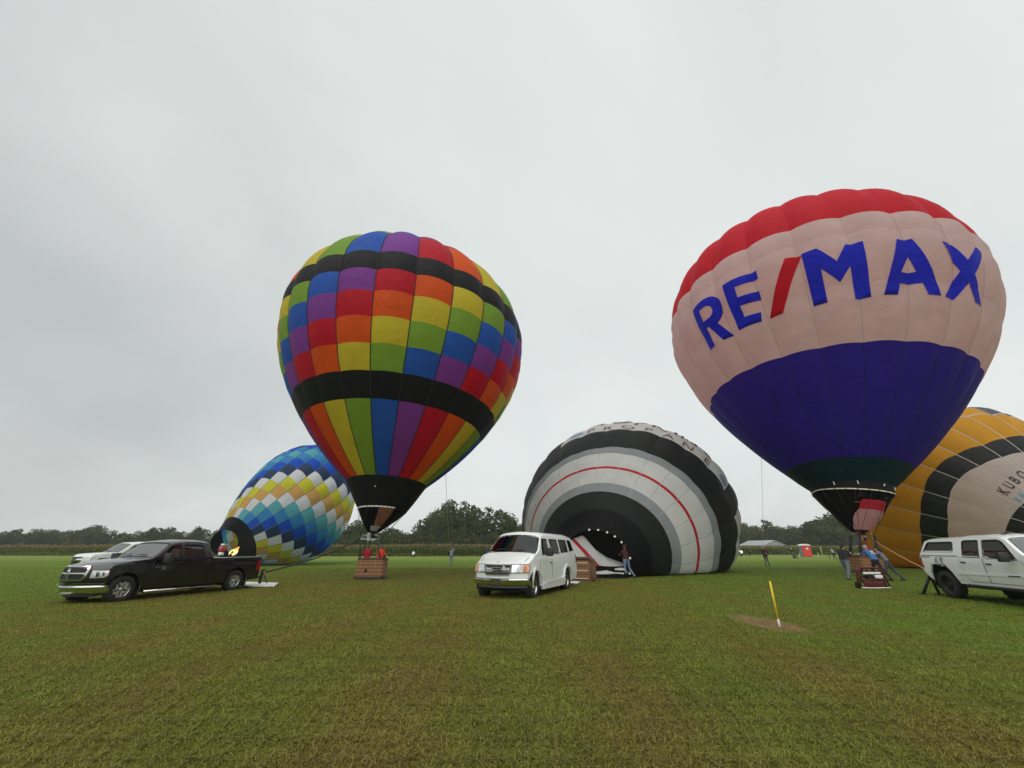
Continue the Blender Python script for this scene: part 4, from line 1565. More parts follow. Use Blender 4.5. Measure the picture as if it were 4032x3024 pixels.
def prism(poly, y0, y1):
    """x-z polygon extruded across y"""
    bm = bmesh.new()
    a = [bm.verts.new((x, y0, z)) for x, z in poly]
    b = [bm.verts.new((x, y1, z)) for x, z in poly]
    n = len(poly)
    bm.faces.new(a[::-1]); bm.faces.new(b)
    for i in range(n): bm.faces.new((a[i], a[(i + 1) % n], b[(i + 1) % n], b[i]))
    bmesh.ops.recalc_face_normals(bm, faces=bm.faces)
    return bm


WHEEL_CACHE = {}


def wheel(parent, x, y, r, wdt, style, z=None):
    """tyre with tread blocks and a spoked or steel rim; y sign tells the side"""
    key = (round(r, 3), style)
    sg = 1 if y > 0 else -1
    if key not in WHEEL_CACHE:
        bm = bmesh.new()
        h = wdt / 2
        lathe(bm, [(r * 0.60, -h * 0.9), (r * 0.68, -h), (r * 0.88, -h), (r * 0.97, -h * 0.82), (r, -h * 0.55), (r, h * 0.55), (r * 0.97, h * 0.82), (r * 0.88, h), (r * 0.68, h), (r * 0.60, h * 0.9)], 40, axis='Y')
        for k in range(36):
            a = 2 * PI * k / 36
            R = Matrix.Rotation(-a, 3, 'Y')
            add_box(bm, R @ Vector((r * 0.995, h * (0.5 if k % 2 else -0.5), 0)), (0.024, h * 0.8, r * 0.085), rot=R)
        tm = bpy.data.meshes.new('tyre')
        bm.to_mesh(tm); bm.free()
        tm.materials.append(RUBBER)
        bm = bmesh.new()
        q = h * 0.78
        lathe(bm, [(r * 0.62, -q), (r * 0.60, q * 0.2), (r * 0.63, q), (r * 0.665, q * 1.02), (r * 0.665, q * 0.9)], 36, axis='Y')
        if style == 'spoke':
            for k in range(5):
                a = 2 * PI * k / 5 + 0.3
                R = Matrix.Rotation(-a, 3, 'Y')
                for off in (-0.055, 0.055):
                    add_box(bm, R @ Vector((r * 0.36, q * 0.72, off * r / 0.385)), (r * 0.50, 0.035, 0.075 * r / 0.385), rot=R @ Matrix.Rotation(off * 2.2, 3, 'Y'), bev=0.012)
            lathe(bm, [(0.0, q * 0.95), (r * 0.13, q * 0.92), (r * 0.16, q * 0.6)], 20, axis='Y')
        else:
            lathe(bm, [(0.0, q * 0.75), (r * 0.16, q * 0.72), (r * 0.19, q * 0.35), (r * 0.34, q * 0.30), (r * 0.44, q * 0.55), (r * 0.56, q * 0.35), (r * 0.61, q * 0.6)], 28, axis='Y')
        rm = bpy.data.meshes.new('rim')
        bm.to_mesh(rm); bm.free()
        rm.materials.append({'spoke': ALLOY, 'steel': CHROME, 'black': mat('rim_black', (0.010, 0.010, 0.010), 0.6)}[style])
        bm = bmesh.new()
        lathe(bm, [(0.0, -q * 0.1), (r * 0.6, -q * 0.1)], 24, axis='Y')
        dm = bpy.data.meshes.new('brake_disc')
        bm.to_mesh(dm); bm.free()
        dm.materials.append(DARK)
        WHEEL_CACHE[key] = (tm, rm, dm)
    w = node_part('wheel', parent)
    w.location = (x, y, r if z is None else z)
    w.rotation_euler = (0, random.uniform(0, 6), 0 if sg > 0 else PI)
    for n, me in zip(('tyre', 'rim', 'brake_disc'), WHEEL_CACHE[key]): link_mesh(n, me, w)
    return w


def sidebox(name, S, sg, x, z, size, m, parent, off=0.0, bev=0.01):
    bm = bmesh.new()
    p = S.D(x, sg, z)
    add_box(bm, (p.x, p.y + sg * off, p.z), size, bev=bev)
    return obj(name, bm, m, parent, smooth=40)


def pane(name, S, sg, poly, m, parent, frame=0.022):
    o = obj(name, skin(poly, S.side(sg), -0.022, -0.014, da=0.3, db=0.2), m, parent, smooth=50)
    c = (sum(p[0] for p in poly) / len(poly), sum(p[1] for p in poly) / len(poly))
    big = [(c[0] + (p[0] - c[0]) * (1 + frame / 0.35), c[1] + (p[1] - c[1]) * (1 + frame / 0.25)) for p in poly]
    obj('window_seal', skin(big, S.side(sg), -0.012, 0.004, holes=[poly], da=0.3, db=0.2), SEAL, o, smooth=50)
    return o


def door(S, sg, poly, m, parent, handle=None, hm=None):
    c = (sum(p[0] for p in poly) / len(poly), sum(p[1] for p in poly) / len(poly))
    d = obj('door', skin(poly, S.side(sg), 0.002, 0.009, da=0.3, db=0.16), m, parent, smooth=50)
    big = [(p[0] + (0.014 if p[0] > c[0] else -0.014), p[1] + (0.006 if p[1] > c[1] else -0.012)) for p in poly]
    obj('door_gap', skin(big, S.side(sg), 0.0, 0.004, holes=[poly], da=0.3, db=0.16), SEAL, d, smooth=50)
    if handle:
        sidebox('door_handle', S, sg, handle[0], handle[1], (0.20, 0.035, 0.035), hm or PLASTIC, d, off=0.022, bev=0.012)
    return d


def interior(parent, S, xs, seat_z=0.75, wheel_y=0.38):
    bm = bmesh.new()
    add_box(bm, (xs[0] + 0.55, 0, S.belt - 0.12), (0.42, 1.5, 0.22), bev=0.05)
    obj('dashboard', bm, PLASTIC, parent, smooth=40)
    for x in xs:
        for y in (-0.38, 0.38):
            bm = bmesh.new()
            add_box(bm, (x, y, seat_z), (0.5, 0.5, 0.16), bev=0.05)
            add_box(bm, (x - 0.25, y, seat_z + 0.33), (0.15, 0.48, 0.62), rot=Matrix.Rotation(-0.2, 3, 'Y'), bev=0.05)
            add_box(bm, (x - 0.32, y, seat_z + 0.72), (0.10, 0.26, 0.16), bev=0.04)
            obj('seat', bm, SEAT, parent, smooth=40)
    bm = bmesh.new()
    c = Vector((xs[0] + 0.38, wheel_y, S.belt - 0.06))
    pts = [c + Vector((0.06 * math.sin(a), 0.18 * math.cos(a), 0.17 * math.sin(a))) for a in np.linspace(0, 2 * PI, 20)]
    add_tube(bm, pts, 0.014, 6, cap=False)
    obj('steering_wheel', bm, PLASTIC, parent)


def mirror(S, sg, x, z, parent, m=PLASTIC, s=1.0):
    bm = bmesh.new()
    p = S.D(x, sg, z)
    add_box(bm, (p.x + 0.02, p.y + sg * 0.20 * s, p.z + 0.05), (0.12 * s, 0.20 * s, 0.22 * s), bev=0.035)
    add_tube(bm, [(p.x, p.y - sg * 0.01, p.z - 0.02), (p.x + 0.02, p.y + sg * 0.13 * s, p.z + 0.0)], 0.025, 6)
    return obj('mirror', bm, m, parent, smooth=40)


def wells(S, pts, t):
    """dark liners inside the wheel arches; pts runs round the arch in x-z"""
    for sg in (-1, 1):
        bm = bmesh.new()
        a = [bm.verts.new((x, sg * 0.57, z)) for x, z in pts]
        b = [bm.verts.new((x, sg * 0.955, z)) for x, z in pts]
        for i in range(len(pts) - 1): bm.faces.new((a[i], a[i + 1], b[i + 1], b[i]))
        bm.faces.new(a)
        obj('wheel_well', bm, DARK, t)


def build_body(S, prof, cabin, sides, screens, arches, pm, t, extra=()):
    body = shell_bm(S, prof)
    ed = [e for e in body.edges if len(e.link_faces) == 2 and e.calc_face_angle(0) > math.radians(38)]
    cut = []
    for x, z, r in arches:
        for sg in (-1, 1):
            b = bmesh.new()
            lathe(b, [(0.0, -0.30), (r, -0.30), (r, 0.30), (0.0, 0.30)], 28, axis='Y', c=(x, sg * (S.W - 0.10), z))
            bmesh.ops.remove_doubles(b, verts=b.verts, dist=1e-5)
            bmesh.ops.recalc_face_normals(b, faces=b.faces)
            cut.append(b)
        wells(S, [(x + (r - 0.012) * math.cos(q), z + (r - 0.012) * math.sin(q)) for q in np.linspace(-0.3, PI + 0.3, 16)], t)
    cut.append(shell_bm(S, cabin, inset=0.07, yfs=[-1, -0.5, 0, 0.5, 1], da=0.4, db=0.3))
    for poly in sides: cut.append(prism(poly, -1.4, 1.4))
    for p0, p1, frac in screens:
        n = Vector((-(p1[1] - p0[1]), p1[0] - p0[0]))
        n = n.normalized() * 0.16
        quad = [(p0[0] + n.x, p0[1] + n.y), (p1[0] + n.x, p1[1] + n.y), (p1[0] - n.x, p1[1] - n.y), (p0[0] - n.x, p0[1] - n.y)]
        cut.append(shell_bm(S, quad, yfs=[-1, -0.6, -0.3, 0, 0.3, 0.6, 1], da=0.5, db=0.5, ymul=frac))
    cut += list(extra)
    bm = boolean(body, cut)
    return obj('body', bm, pm, t, smooth=32)


def screen(S, p0, p1, frac, m, t, name='windshield'):
    o = obj(name, skin([(-frac, 0), (frac, 0), (frac, 1), (-frac, 1)], S.line(p0, p1), -0.02, -0.012, da=0.2, db=0.25), m, t, smooth=60)
    obj('screen_seal', skin([(-frac - 0.02, -0.03), (frac + 0.02, -0.03), (frac + 0.02, 1.03), (-frac - 0.02, 1.03)], S.line(p0, p1), -0.01, 0.004,
                            holes=[[(-frac, 0), (frac, 0), (frac, 1), (-frac, 1)]], da=0.2, db=0.25), SEAL, o, smooth=60)
    return o


def wiper(S, p0, p1, y0, t):
    f = S.line(p0, p1)
    bm = bmesh.new()
    add_tube(bm, [f(y0, 0.02, 0.02), f(y0 + 0.1, 0.1, 0.03), f(y0 + 0.42, 0.13, 0.02)], 0.012, 5)
    obj('wiper', bm, PLASTIC, t)


def rounded(F, z0, z1, depth):
    """bumper section: swells forward between z0 and z1"""
    def f(a, b, h):
        k = min(1, max(0, (b - z0) / (z1 - z0)))
        return F(a, b, h * depth * (1 - abs(2 * k - 1) ** 3.0) ** 0.7)
    return f


def rear_hitch(t, x, z, m=BLACKMETAL, hgt=0.62, name='hitch_stand', lift=0.0, reach=0.0):
    """receiver bar with an upright post and diagonal brace standing behind the vehicle"""
    bm = bmesh.new()
    add_box(bm, (x - 0.22 - reach / 2, 0, z), (0.55 + reach, 0.07, 0.07))
    x -= reach
    add_box(bm, (x - 0.50, 0, z - 0.05 + lift), (0.09, 0.09, hgt), bev=0.01)
    add_tube(bm, [(x - 0.52, 0, z + hgt / 2 - 0.10 + lift), (x - 0.95, 0.05, 0.02)], 0.025, 6)
    add_box(bm, (x - 0.52, 0, 0.03), (0.22, 0.22, 0.03))
    add_box(bm, (x - 0.56, 0, z + hgt / 2 - 0.04 + lift), (0.2, 0.06, 0.06))
    obj(name, bm, m, t, smooth=40)


# ---- black crew cab pickup
def black_pickup():
    c0, c1 = Vector((-12.37, 14.04, 0)), Vector((-11.3, 17.92, 0))
    f = (c0 - c1).normalized()
    left = Vector((-f.y, f.x, 0))
    mid = (c0 + c1) / 2 - left * 0.93
    t = thing('pickup_truck', 'black crew cab pickup with chrome grille and bumper parked at the far left', 'pickup truck', (mid.x, mid.y, -0.035), math.atan2(f.y, f.x))
    nosep = [(2.78, 0.40), (2.90, 0.62), (2.93, 0.80), (2.90, 1.00), (2.82, 1.09)]
    S = Shell(W=1.0, sill=0.36, belt=1.26, top=1.86, tumble=0.20, plan=0.07, fx=1.9, nose=2.95, drop=0.05, crown=0.035, bow=0.42, wbow=0.10, rbow=0, tail=-3.1, nosep=nosep)
    prof = nosep + [(2.5, 1.155), (2.0, 1.205), (1.5, 1.265), (1.40, 1.285), (0.86, 1.745), (0.66, 1.81), (0.2, 1.855), (-0.3, 1.855), (-0.60, 1.815), (-0.80, 1.30), (-0.86, 1.265), (-3.06, 1.265), (-3.10, 1.22), (-3.09, 0.45),
                    (-3.0, 0.40), (-2.5, 0.36), (2.55, 0.36)]
    cabin = [(1.20, 0.62), (1.30, 1.22), (0.80, 1.68), (0.60, 1.755), (0.2, 1.80), (-0.3, 1.80), (-0.55, 1.76), (-0.70, 1.30), (-0.72, 0.62)]
    wf = [(1.08, 1.27), (0.96, 1.42), (0.76, 1.64), (0.60, 1.70), (0.44, 1.715), (0.44, 1.27)]
    wr = [(0.30, 1.27), (0.30, 1.715), (-0.30, 1.71), (-0.40, 1.68), (-0.47, 1.27)]
    bed = bmesh.new()
    add_box(bed, (-1.96, 0, 1.25), (2.0, 1.62, 0.78))
    pm = paint('black_paint', (0.0045, 0.0045, 0.006), grime=0.03)
    ws = ((1.38, 1.30), (0.87, 1.735))
    rs = ((-0.79, 1.33), (-0.625, 1.76))
    build_body(S, prof, cabin, [wf, wr], [(ws[0], ws[1], 0.90), (rs[0], rs[1], 0.80)], [(2.0, 0.40, 0.47), (-2.0, 0.40, 0.47)], pm, t, [bed])
    screen(S, ws[0], ws[1], 0.90, GLASS_W, t)
    screen(S, rs[0], rs[1], 0.80, GLASS_T, t, 'rear_window')
    for y0 in (-0.55, 0.15): wiper(S, ws[0], ws[1], y0, t)
    for sg in (1, -1):
        pane('window', S, sg, wf, GLASS_C, t)
        pane('window', S, sg, wr, GLASS_T, t)
        door(S, sg, [(1.36, 0.42), (1.42, 0.9), (1.24, 1.235), (0.39, 1.235), (0.39, 0.42)], pm, t, (0.55, 1.12))
        door(S, sg, [(0.35, 0.42), (0.35, 1.235), (-0.70, 1.235), (-0.73, 0.95), (-0.62, 0.6), (-0.62, 0.42)], pm, t, (-0.50, 1.12))
        mirror(S, sg, 1.06, 1.24, t, PLASTIC, 1.45)
        bm = skin([(2.35, 0.36), (2.48, 0.42), (2.52, 0.56), (2.40, 0.76), (2.18, 0.90), (1.85, 0.91), (1.62, 0.78), (1.50, 0.52), (1.48, 0.36), (1.53, 0.36), (1.56, 0.50), (1.68, 0.73), (1.87, 0.86), (2.15, 0.86), (2.35, 0.73), (2.45, 0.55)], S.side(sg), 0.0, 0.02)
        obj('arch_flare', bm, pm, t, smooth=40)
        bm = bmesh.new()
        add_tube(bm, [(1.40, sg * 1.03, 0.27), (-1.15, sg * 1.03, 0.27)], 0.045, 8)
        obj('running_board', bm, CHROME, t)
        for x in (1.0, 0.1, -0.8):
            bm = bmesh.new()
            add_tube(bm, [(x, sg * 1.03, 0.27), (x, sg * 0.8, 0.36)], 0.02, 6)
            obj('step_bracket', bm, DARK, t)
        obj('tail_lamp', skin([(-3.08, 0.72), (-2.90, 0.74), (-2.92, 1.16), (-3.08, 1.16)], S.side(sg), 0.0, 0.015), REDLENS, t, smooth=40)
        bm = bmesh.new()
        add_box(bm, (-2.52, sg * 0.86, 0.38), (0.03, 0.30, 0.42))
        add_box(bm, (1.50, sg * 0.86, 0.36), (0.03, 0.28, 0.36))
        obj('mud_flap', bm, mat('mud_flap_rubber', (0.05, 0.045, 0.04), 0.9), t)
        obj('door_badge', skin([(1.22, 0.985), (1.08, 0.985), (1.08, 1.005), (1.22, 1.005)], S.side(sg), 0.01, 0.014), CHROME, t)
        for row, txt in ((0.975, 'RAM'), (0.915, '1500')):
            b = stroke_text(txt, 0.045)
            obj('door_badge', map_bm(b, lambda x, y: S.side(sg)(1.02 - x * 1.3 * sg + (0 if sg > 0 else -0.25), row + y, 0.012)), mat('badge_grey', (0.45, 0.45, 0.45), 0.4), t)
        obj('headlamp', skin([(sg * 0.62, 0.735), (sg * 0.90, 0.745), (sg * 0.99, 0.80), (sg * 0.985, 0.885), (sg * 0.94, 0.945), (sg * 0.62, 0.95)][::sg], S.front(), 0.0, 0.02, da=0.06), CLEAR, t, smooth=40)
        obj('indicator_lens', skin([(sg * 0.92, 0.785), (sg * 0.98, 0.815), (sg * 0.975, 0.875), (sg * 0.935, 0.905)][::sg], S.front(), 0.02, 0.026, da=0.05), AMBER, t)
        bm = bmesh.new()
        p = S.front()(sg * 0.75, 0.84, 0.02)
        add_ell(bm, p, (0.02, 0.075, 0.075), 14, 8)
        p = S.front()(sg * 0.86, 0.85, 0.02)
        add_ell(bm, p, (0.015, 0.05, 0.05), 14, 8)
        obj('lamp_bulb', bm, mat('lamp_dark_glass', (0.15, 0.15, 0.16), 0.1, metal=0.7), t)
        obj('tow_hook', skin([(sg * 0.36, 0.36), (sg * 0.48, 0.36), (sg * 0.48, 0.44), (sg * 0.36, 0.44)], S.front(), 0.105, 0.115), DARK, t)
        for wx in (2.0, -2.0): wheel(t, wx, sg * 0.86, 0.385, 0.27, 'spoke')
    F = S.front()
    rect = lambda w0, w1, z0, z1: [(-w0, z0), (w0, z0), (w1, z1), (-w1, z1)]
    outer = [(-0.44, 0.665), (0.44, 0.665), (0.54, 0.74), (0.57, 0.99), (0.50, 1.085), (-0.50, 1.085), (-0.57, 0.99), (-0.54, 0.74)]
    inner = [(-0.42, 0.695), (0.42, 0.695), (0.49, 0.755), (0.515, 0.975), (0.46, 1.04), (-0.46, 1.04), (-0.515, 0.975), (-0.49, 0.755)]
    obj('grille_surround', skin(outer, F, -0.01, 0.045, holes=[inner], da=0.15, db=0.1), CHROME, t, smooth=40)
    obj('grille_mesh', skin(inner, F, -0.01, 0.004, da=0.15), mat('grille_black', (0.012, 0.011, 0.013), 0.5, bump=1.0, bscale=70), t)
    obj('grille_bar', skin(rect(0.50, 0.505, 0.855, 0.89), F, 0.0, 0.05, da=0.15), CHROME, t, smooth=40)
    obj('grille_bar', skin([(-0.05, 0.68), (0.05, 0.68), (0.05, 0.84), (-0.05, 0.84)], F, 0.0, 0.045), mat('grille_bar_grey', (0.25, 0.25, 0.24), 0.3, metal=0.8), t, smooth=40)
    bm = bmesh.new()
    add_tube(bm, [F(0, 0.89, 0.05), F(0.0, 0.95, 0.06), F(0.0, 1.0, 0.03)], [0.05, 0.03, 0.012], 6)
    add_tube(bm, [F(-0.07, 0.90, 0.05), F(0.07, 0.90, 0.05)], 0.02, 6)
    obj('grille_emblem', bm, CHROME, t)
    obj('bumper_cover', skin([(-0.98, 0.53), (0.98, 0.53), (1.0, 0.69), (0.64, 0.71), (0.48, 0.655), (-0.48, 0.655), (-0.64, 0.71), (-1.0, 0.69)], F, 0.0, 0.06, da=0.12, db=0.05), pm, t, smooth=40)
    obj('front_bumper', skin([(-0.95, 0.30), (0.95, 0.30), (1.0, 0.38), (1.0, 0.535), (-1.0, 0.535), (-1.0, 0.38)], rounded(F, 0.29, 0.545, 0.13), 0.0, 1.0, da=0.1, db=0.022), CHROME, t, smooth=45)
    for y0, y1, z0, z1 in ((-0.95, -0.15, 0.525, 0.545), (0.2, 0.95, 0.525, 0.545), (-0.20, 0.28, 0.31, 0.335)):
        obj('bumper_trim', skin([(y0, z0), (y1, z0), (y1, z1), (y0, z1)], F, 0.115, 0.135, da=0.1), mat('polished_trim', (0.85, 0.85, 0.83), 0.2, metal=0.7), t)
    obj('air_dam', skin([(-0.62, 0.22), (0.62, 0.22), (0.75, 0.30), (-0.75, 0.30)], F, -0.15, -0.02, da=0.2), PLASTIC, t)
    bm = bmesh.new()
    add_box(bm, (0, 0, 0.34), (5.2, 1.1, 0.22))
    add_box(bm, (0, 0, 0.36), (0.18, 1.7, 0.12)); add_box(bm, (-2.0, 0, 0.37), (0.14, 1.6, 0.14)); add_box(bm, (2.0, 0, 0.37), (0.14, 1.6, 0.14))
    add_box(bm, (-0.4, -0.55, 0.30), (1.4, 0.25, 0.2))
    obj('chassis', bm, DARK, t)
    bm = bmesh.new()
    add_box(bm, (-3.16, 0, 0.47), (0.14, 1.7, 0.16), bev=0.03)
    obj('rear_bumper', bm, DARK, t, smooth=40)
    rear_hitch(t, -3.2, 0.38, hgt=0.66, reach=0.55)
    bm = bmesh.new()
    add_box(bm, (-3.105, 0, 0.92), (0.03, 1.62, 0.66), bev=0.01)
    obj('tailgate', bm, pm, t, smooth=40)
    interior(t, S, (0.45, -0.35))
    return t


black_pickup()


# ---- white passenger van
def white_van():
    c0 = Vector((0.81, 15.41, 0))
    a = math.radians(-115)
    f = Vector((math.cos(a), math.sin(a), 0))
    left = Vector((-f.y, f.x, 0))
    mid = c0 - f * 1.7 - left * 0.90
    t = thing('passenger_van', 'white passenger van with chrome bumper parked in front of the striped balloon', 'van', (mid.x - 0.09, mid.y - 0.12, -0.04), a)
    t.scale = (1.055, 1.055, 1.055)
    nosep = [(2.42, 0.36), (2.55, 0.55), (2.58, 0.82), (2.52, 1.00), (2.38, 1.06)]
    S = Shell(W=1.0, sill=0.30, belt=1.30, top=2.0, tumble=0.15, plan=0.06, fx=1.5, nose=2.6, drop=0.09, crown=0.05, bow=0.36, wbow=0.22, rbow=0, tail=-2.97, nosep=nosep, lift=0.05)
    prof = nosep + [(2.05, 1.16), (1.72, 1.265), (1.60, 1.30), (1.06, 1.86), (0.92, 1.94), (0.5, 1.985), (-2.3, 1.985), (-2.75, 1.94), (-2.90, 1.78), (-2.97, 1.25), (-2.98, 0.45), (-2.9, 0.34), (-2.4, 0.30), (2.2, 0.30)]
    cabin = [(1.3, 0.6), (1.48, 1.26), (1.0, 1.79), (0.85, 1.88), (0.5, 1.92), (-2.3, 1.92), (-2.7, 1.87), (-2.84, 1.3), (-2.85, 0.6)]
    w1 = [(1.02, 1.31), (0.95, 1.55), (0.80, 1.80), (0.74, 1.84), (0.26, 1.84), (0.22, 1.31)]
    w2 = [(0.0, 1.33), (0.02, 1.84), (-0.82, 1.84), (-0.86, 1.33)]
    w3 = [(-1.06, 1.35), (-1.04, 1.84), (-1.92, 1.84), (-1.98, 1.38)]
    w4 = [(-2.18, 1.40), (-2.14, 1.84), (-2.60, 1.83), (-2.72, 1.44)]
    pm = paint('white_van_paint', (0.82, 0.83, 0.82), grime=0.14)
    ws = ((1.59, 1.315), (1.075, 1.845))
    build_body(S, prof, cabin, [w1, w2, w3, w4], [(ws[0], ws[1], 0.93)], [(1.7, 0.39, 0.45), (-1.7, 0.39, 0.45)], pm, t)
    screen(S, ws[0], ws[1], 0.93, glass_mat('van_windshield_glass', (0.50, 0.56, 0.54), 0.07), t)
    for y0 in (-0.6, 0.12): wiper(S, ws[0], ws[1], y0, t)
    for sg in (1, -1):
        pane('window', S, sg, w1, GLASS_T if sg < 0 else glass_mat('smoked_glass', (0.35, 0.37, 0.36), 0.08), t)
        for w in (w2, w3, w4): pane('window', S, sg, w, GLASS_T, t)
        door(S, sg, [(1.22, 0.45), (1.26, 1.0), (1.14, 1.275), (0.12, 1.275), (0.10, 0.45)], pm, t, (0.22, 0.99), PLASTIC)
        door(S, sg, [(0.06, 0.45), (0.08, 1.28), (-0.95, 1.28), (-0.95, 0.45)], pm, t)
        obj('side_badge', skin([(-2.0, 1.24), (-2.32, 1.24), (-2.32, 1.30), (-2.0, 1.30)], S.side(sg), 0.0, 0.012), mat('badge_grey', (0.45, 0.45, 0.45), 0.4), t)
        mirror(S, sg, 1.02, 1.33, t, PLASTIC, 1.25)
        for wx in (1.7, -1.7):
            ring = []
            arc = [math.radians(q) for q in np.linspace(-8, 188, 14)]
            out = [(wx + 0.55 * math.cos(q), 0.36 + 0.53 * math.sin(q)) for q in arc]
            inn = [(wx + 0.46 * math.cos(q), 0.36 + 0.45 * math.sin(q)) for q in arc]
            obj('arch_flare', skin(out + inn[::-1], S.side(sg), 0.0, 0.045), pm, t, smooth=40)
            wheel(t, wx, sg * 0.86, 0.36, 0.24, 'steel')
        bm = skin([(1.15, 0.20), (1.15, 0.34), (0.75, 0.40), (-0.9, 0.42), (-1.15, 0.52), (-1.18, 0.20)], S.side(sg), 0.0, 0.09, da=0.3)
        obj('running_board', bm, pm, t, smooth=40)
        obj('sill_trim', skin([(1.18, 0.44), (-1.15, 0.44), (-1.15, 0.475), (1.18, 0.475)], S.side(sg), 0.01, 0.02, da=0.4), pm, t)
        obj('headlamp', skin([(sg * 0.50, 0.745), (sg * 0.80, 0.745), (sg * 0.80, 0.97), (sg * 0.50, 0.97)][::sg], S.front(), 0.0, 0.02, da=0.08), CLEAR, t, smooth=40)
        obj('indicator_lens', skin([(sg * 0.805, 0.745), (sg * 0.975, 0.75), (sg * 0.975, 0.965), (sg * 0.805, 0.97)][::sg], S.front(), 0.0, 0.022, da=0.05), mat('amber_corner_lens', (0.62, 0.26, 0.12), 0.12, coat=1.0, var=0.4, vscale=18), t, smooth=40)
        obj('lamp_housing', skin([(sg * 0.47, 0.72), (sg * 0.99, 0.725), (sg * 0.99, 0.99), (sg * 0.47, 0.995)][::sg], S.front(), -0.005, 0.006, da=0.08), mat('lamp_surround_grey', (0.18, 0.18, 0.18), 0.5), t)
        obj('tail_lamp', skin([(-2.95, 0.9), (-2.86, 0.9), (-2.86, 1.25), (-2.95, 1.25)], S.side(sg), 0.0, 0.015), REDLENS, t)
    F = S.front()
    gm = mat('grille_frame_grey', (0.16, 0.16, 0.155), 0.55)
    out = [(-0.40, 0.66), (0.40, 0.66), (0.46, 0.72), (0.50, 0.985), (-0.50, 0.985), (-0.46, 0.72)]
    inn = [(-0.37, 0.695), (0.37, 0.695), (0.42, 0.73), (0.455, 0.95), (-0.455, 0.95), (-0.42, 0.73)]
    obj('grille_surround', skin(out, F, 0.0, 0.035, holes=[inn], da=0.15), gm, t, smooth=40)
    obj('grille_mesh', skin(inn, F, -0.01, 0.004, da=0.15), mat('grille_black', (0.012, 0.011, 0.013), 0.5), t)
    for z in (0.755, 0.82, 0.885):
        obj('grille_bar', skin([(-0.43, z - 0.011), (0.43, z - 0.011), (0.43, z + 0.011), (-0.43, z + 0.011)], F, 0.004, 0.03, da=0.15), gm, t)
    for y in (-0.2, 0.0, 0.2):
        obj('grille_bar', skin([(y - 0.006, 0.70), (y + 0.006, 0.70), (y + 0.006, 0.945), (y - 0.006, 0.945)], F, 0.004, 0.02), gm, t)
    obj('front_bumper', skin([(-0.97, 0.34), (0.97, 0.34), (0.99, 0.40), (0.99, 0.58), (-0.99, 0.58), (-0.99, 0.40)], rounded(F, 0.33, 0.59, 0.13), 0.0, 1.0, da=0.1, db=0.022), CHROME, t, smooth=45)
    obj('bumper_valance', skin([(-0.90, 0.30), (0.90, 0.30), (0.95, 0.36), (-0.95, 0.36)], F, 0.0, 0.05, da=0.15), mat('valance_grey', (0.10, 0.10, 0.10), 0.5), t, smooth=40)
    obj('licence_plate', skin([(-0.17, 0.40), (0.17, 0.40), (0.17, 0.56), (-0.17, 0.56)], F, 0.125, 0.14), PLATE, t)
    bm = bmesh.new()
    p = S.D(2.28, 0, 1.10)
    add_ell(bm, (2.42, 0, 1.075), (0.035, 0.085, 0.04), 16, 8, rot=Matrix.Rotation(0.5, 3, 'Y'))
    obj('bonnet_badge', bm, mat('badge_grey', (0.45, 0.45, 0.45), 0.4), t)
    # bonnet shut line
    for sg in (1, -1):
        bm = bmesh.new()
        add_tube(bm, [S.D(1.66, sg * 0.86, 1.285) , S.D(2.05, sg * 0.86, 1.165), S.D(2.38, sg * 0.84, 1.06)], 0.007, 5)
        obj('shut_line', bm, SEAL, t)
    bm = bmesh.new()
    add_box(bm, (-0.2, 0, 0.32), (4.6, 1.2, 0.2)); add_box(bm, (-1.7, 0, 0.34), (0.14, 1.6, 0.14)); add_box(bm, (1.7, 0, 0.34), (0.14, 1.6, 0.14))
    obj('chassis', bm, DARK, t)
    bm = bmesh.new()
    add_box(bm, (-3.05, 0, 0.45), (0.14, 1.85, 0.16), bev=0.03)
    obj('rear_bumper', bm, CHROME, t, smooth=40)
    bm = bmesh.new()
    add_ell(bm, (-3.02, 0.62, 1.18), (0.10, 0.10, 0.13), 12, 8)
    obj('spare_bracket', bm, PLASTIC, t)
    rear_hitch(t, -3.1, 0.40, mat('rusty_frame', (0.07, 0.035, 0.025), 0.8), hgt=0.5)
    interior(t, S, (0.75, -0.35, -1.5))
    return t


white_van()


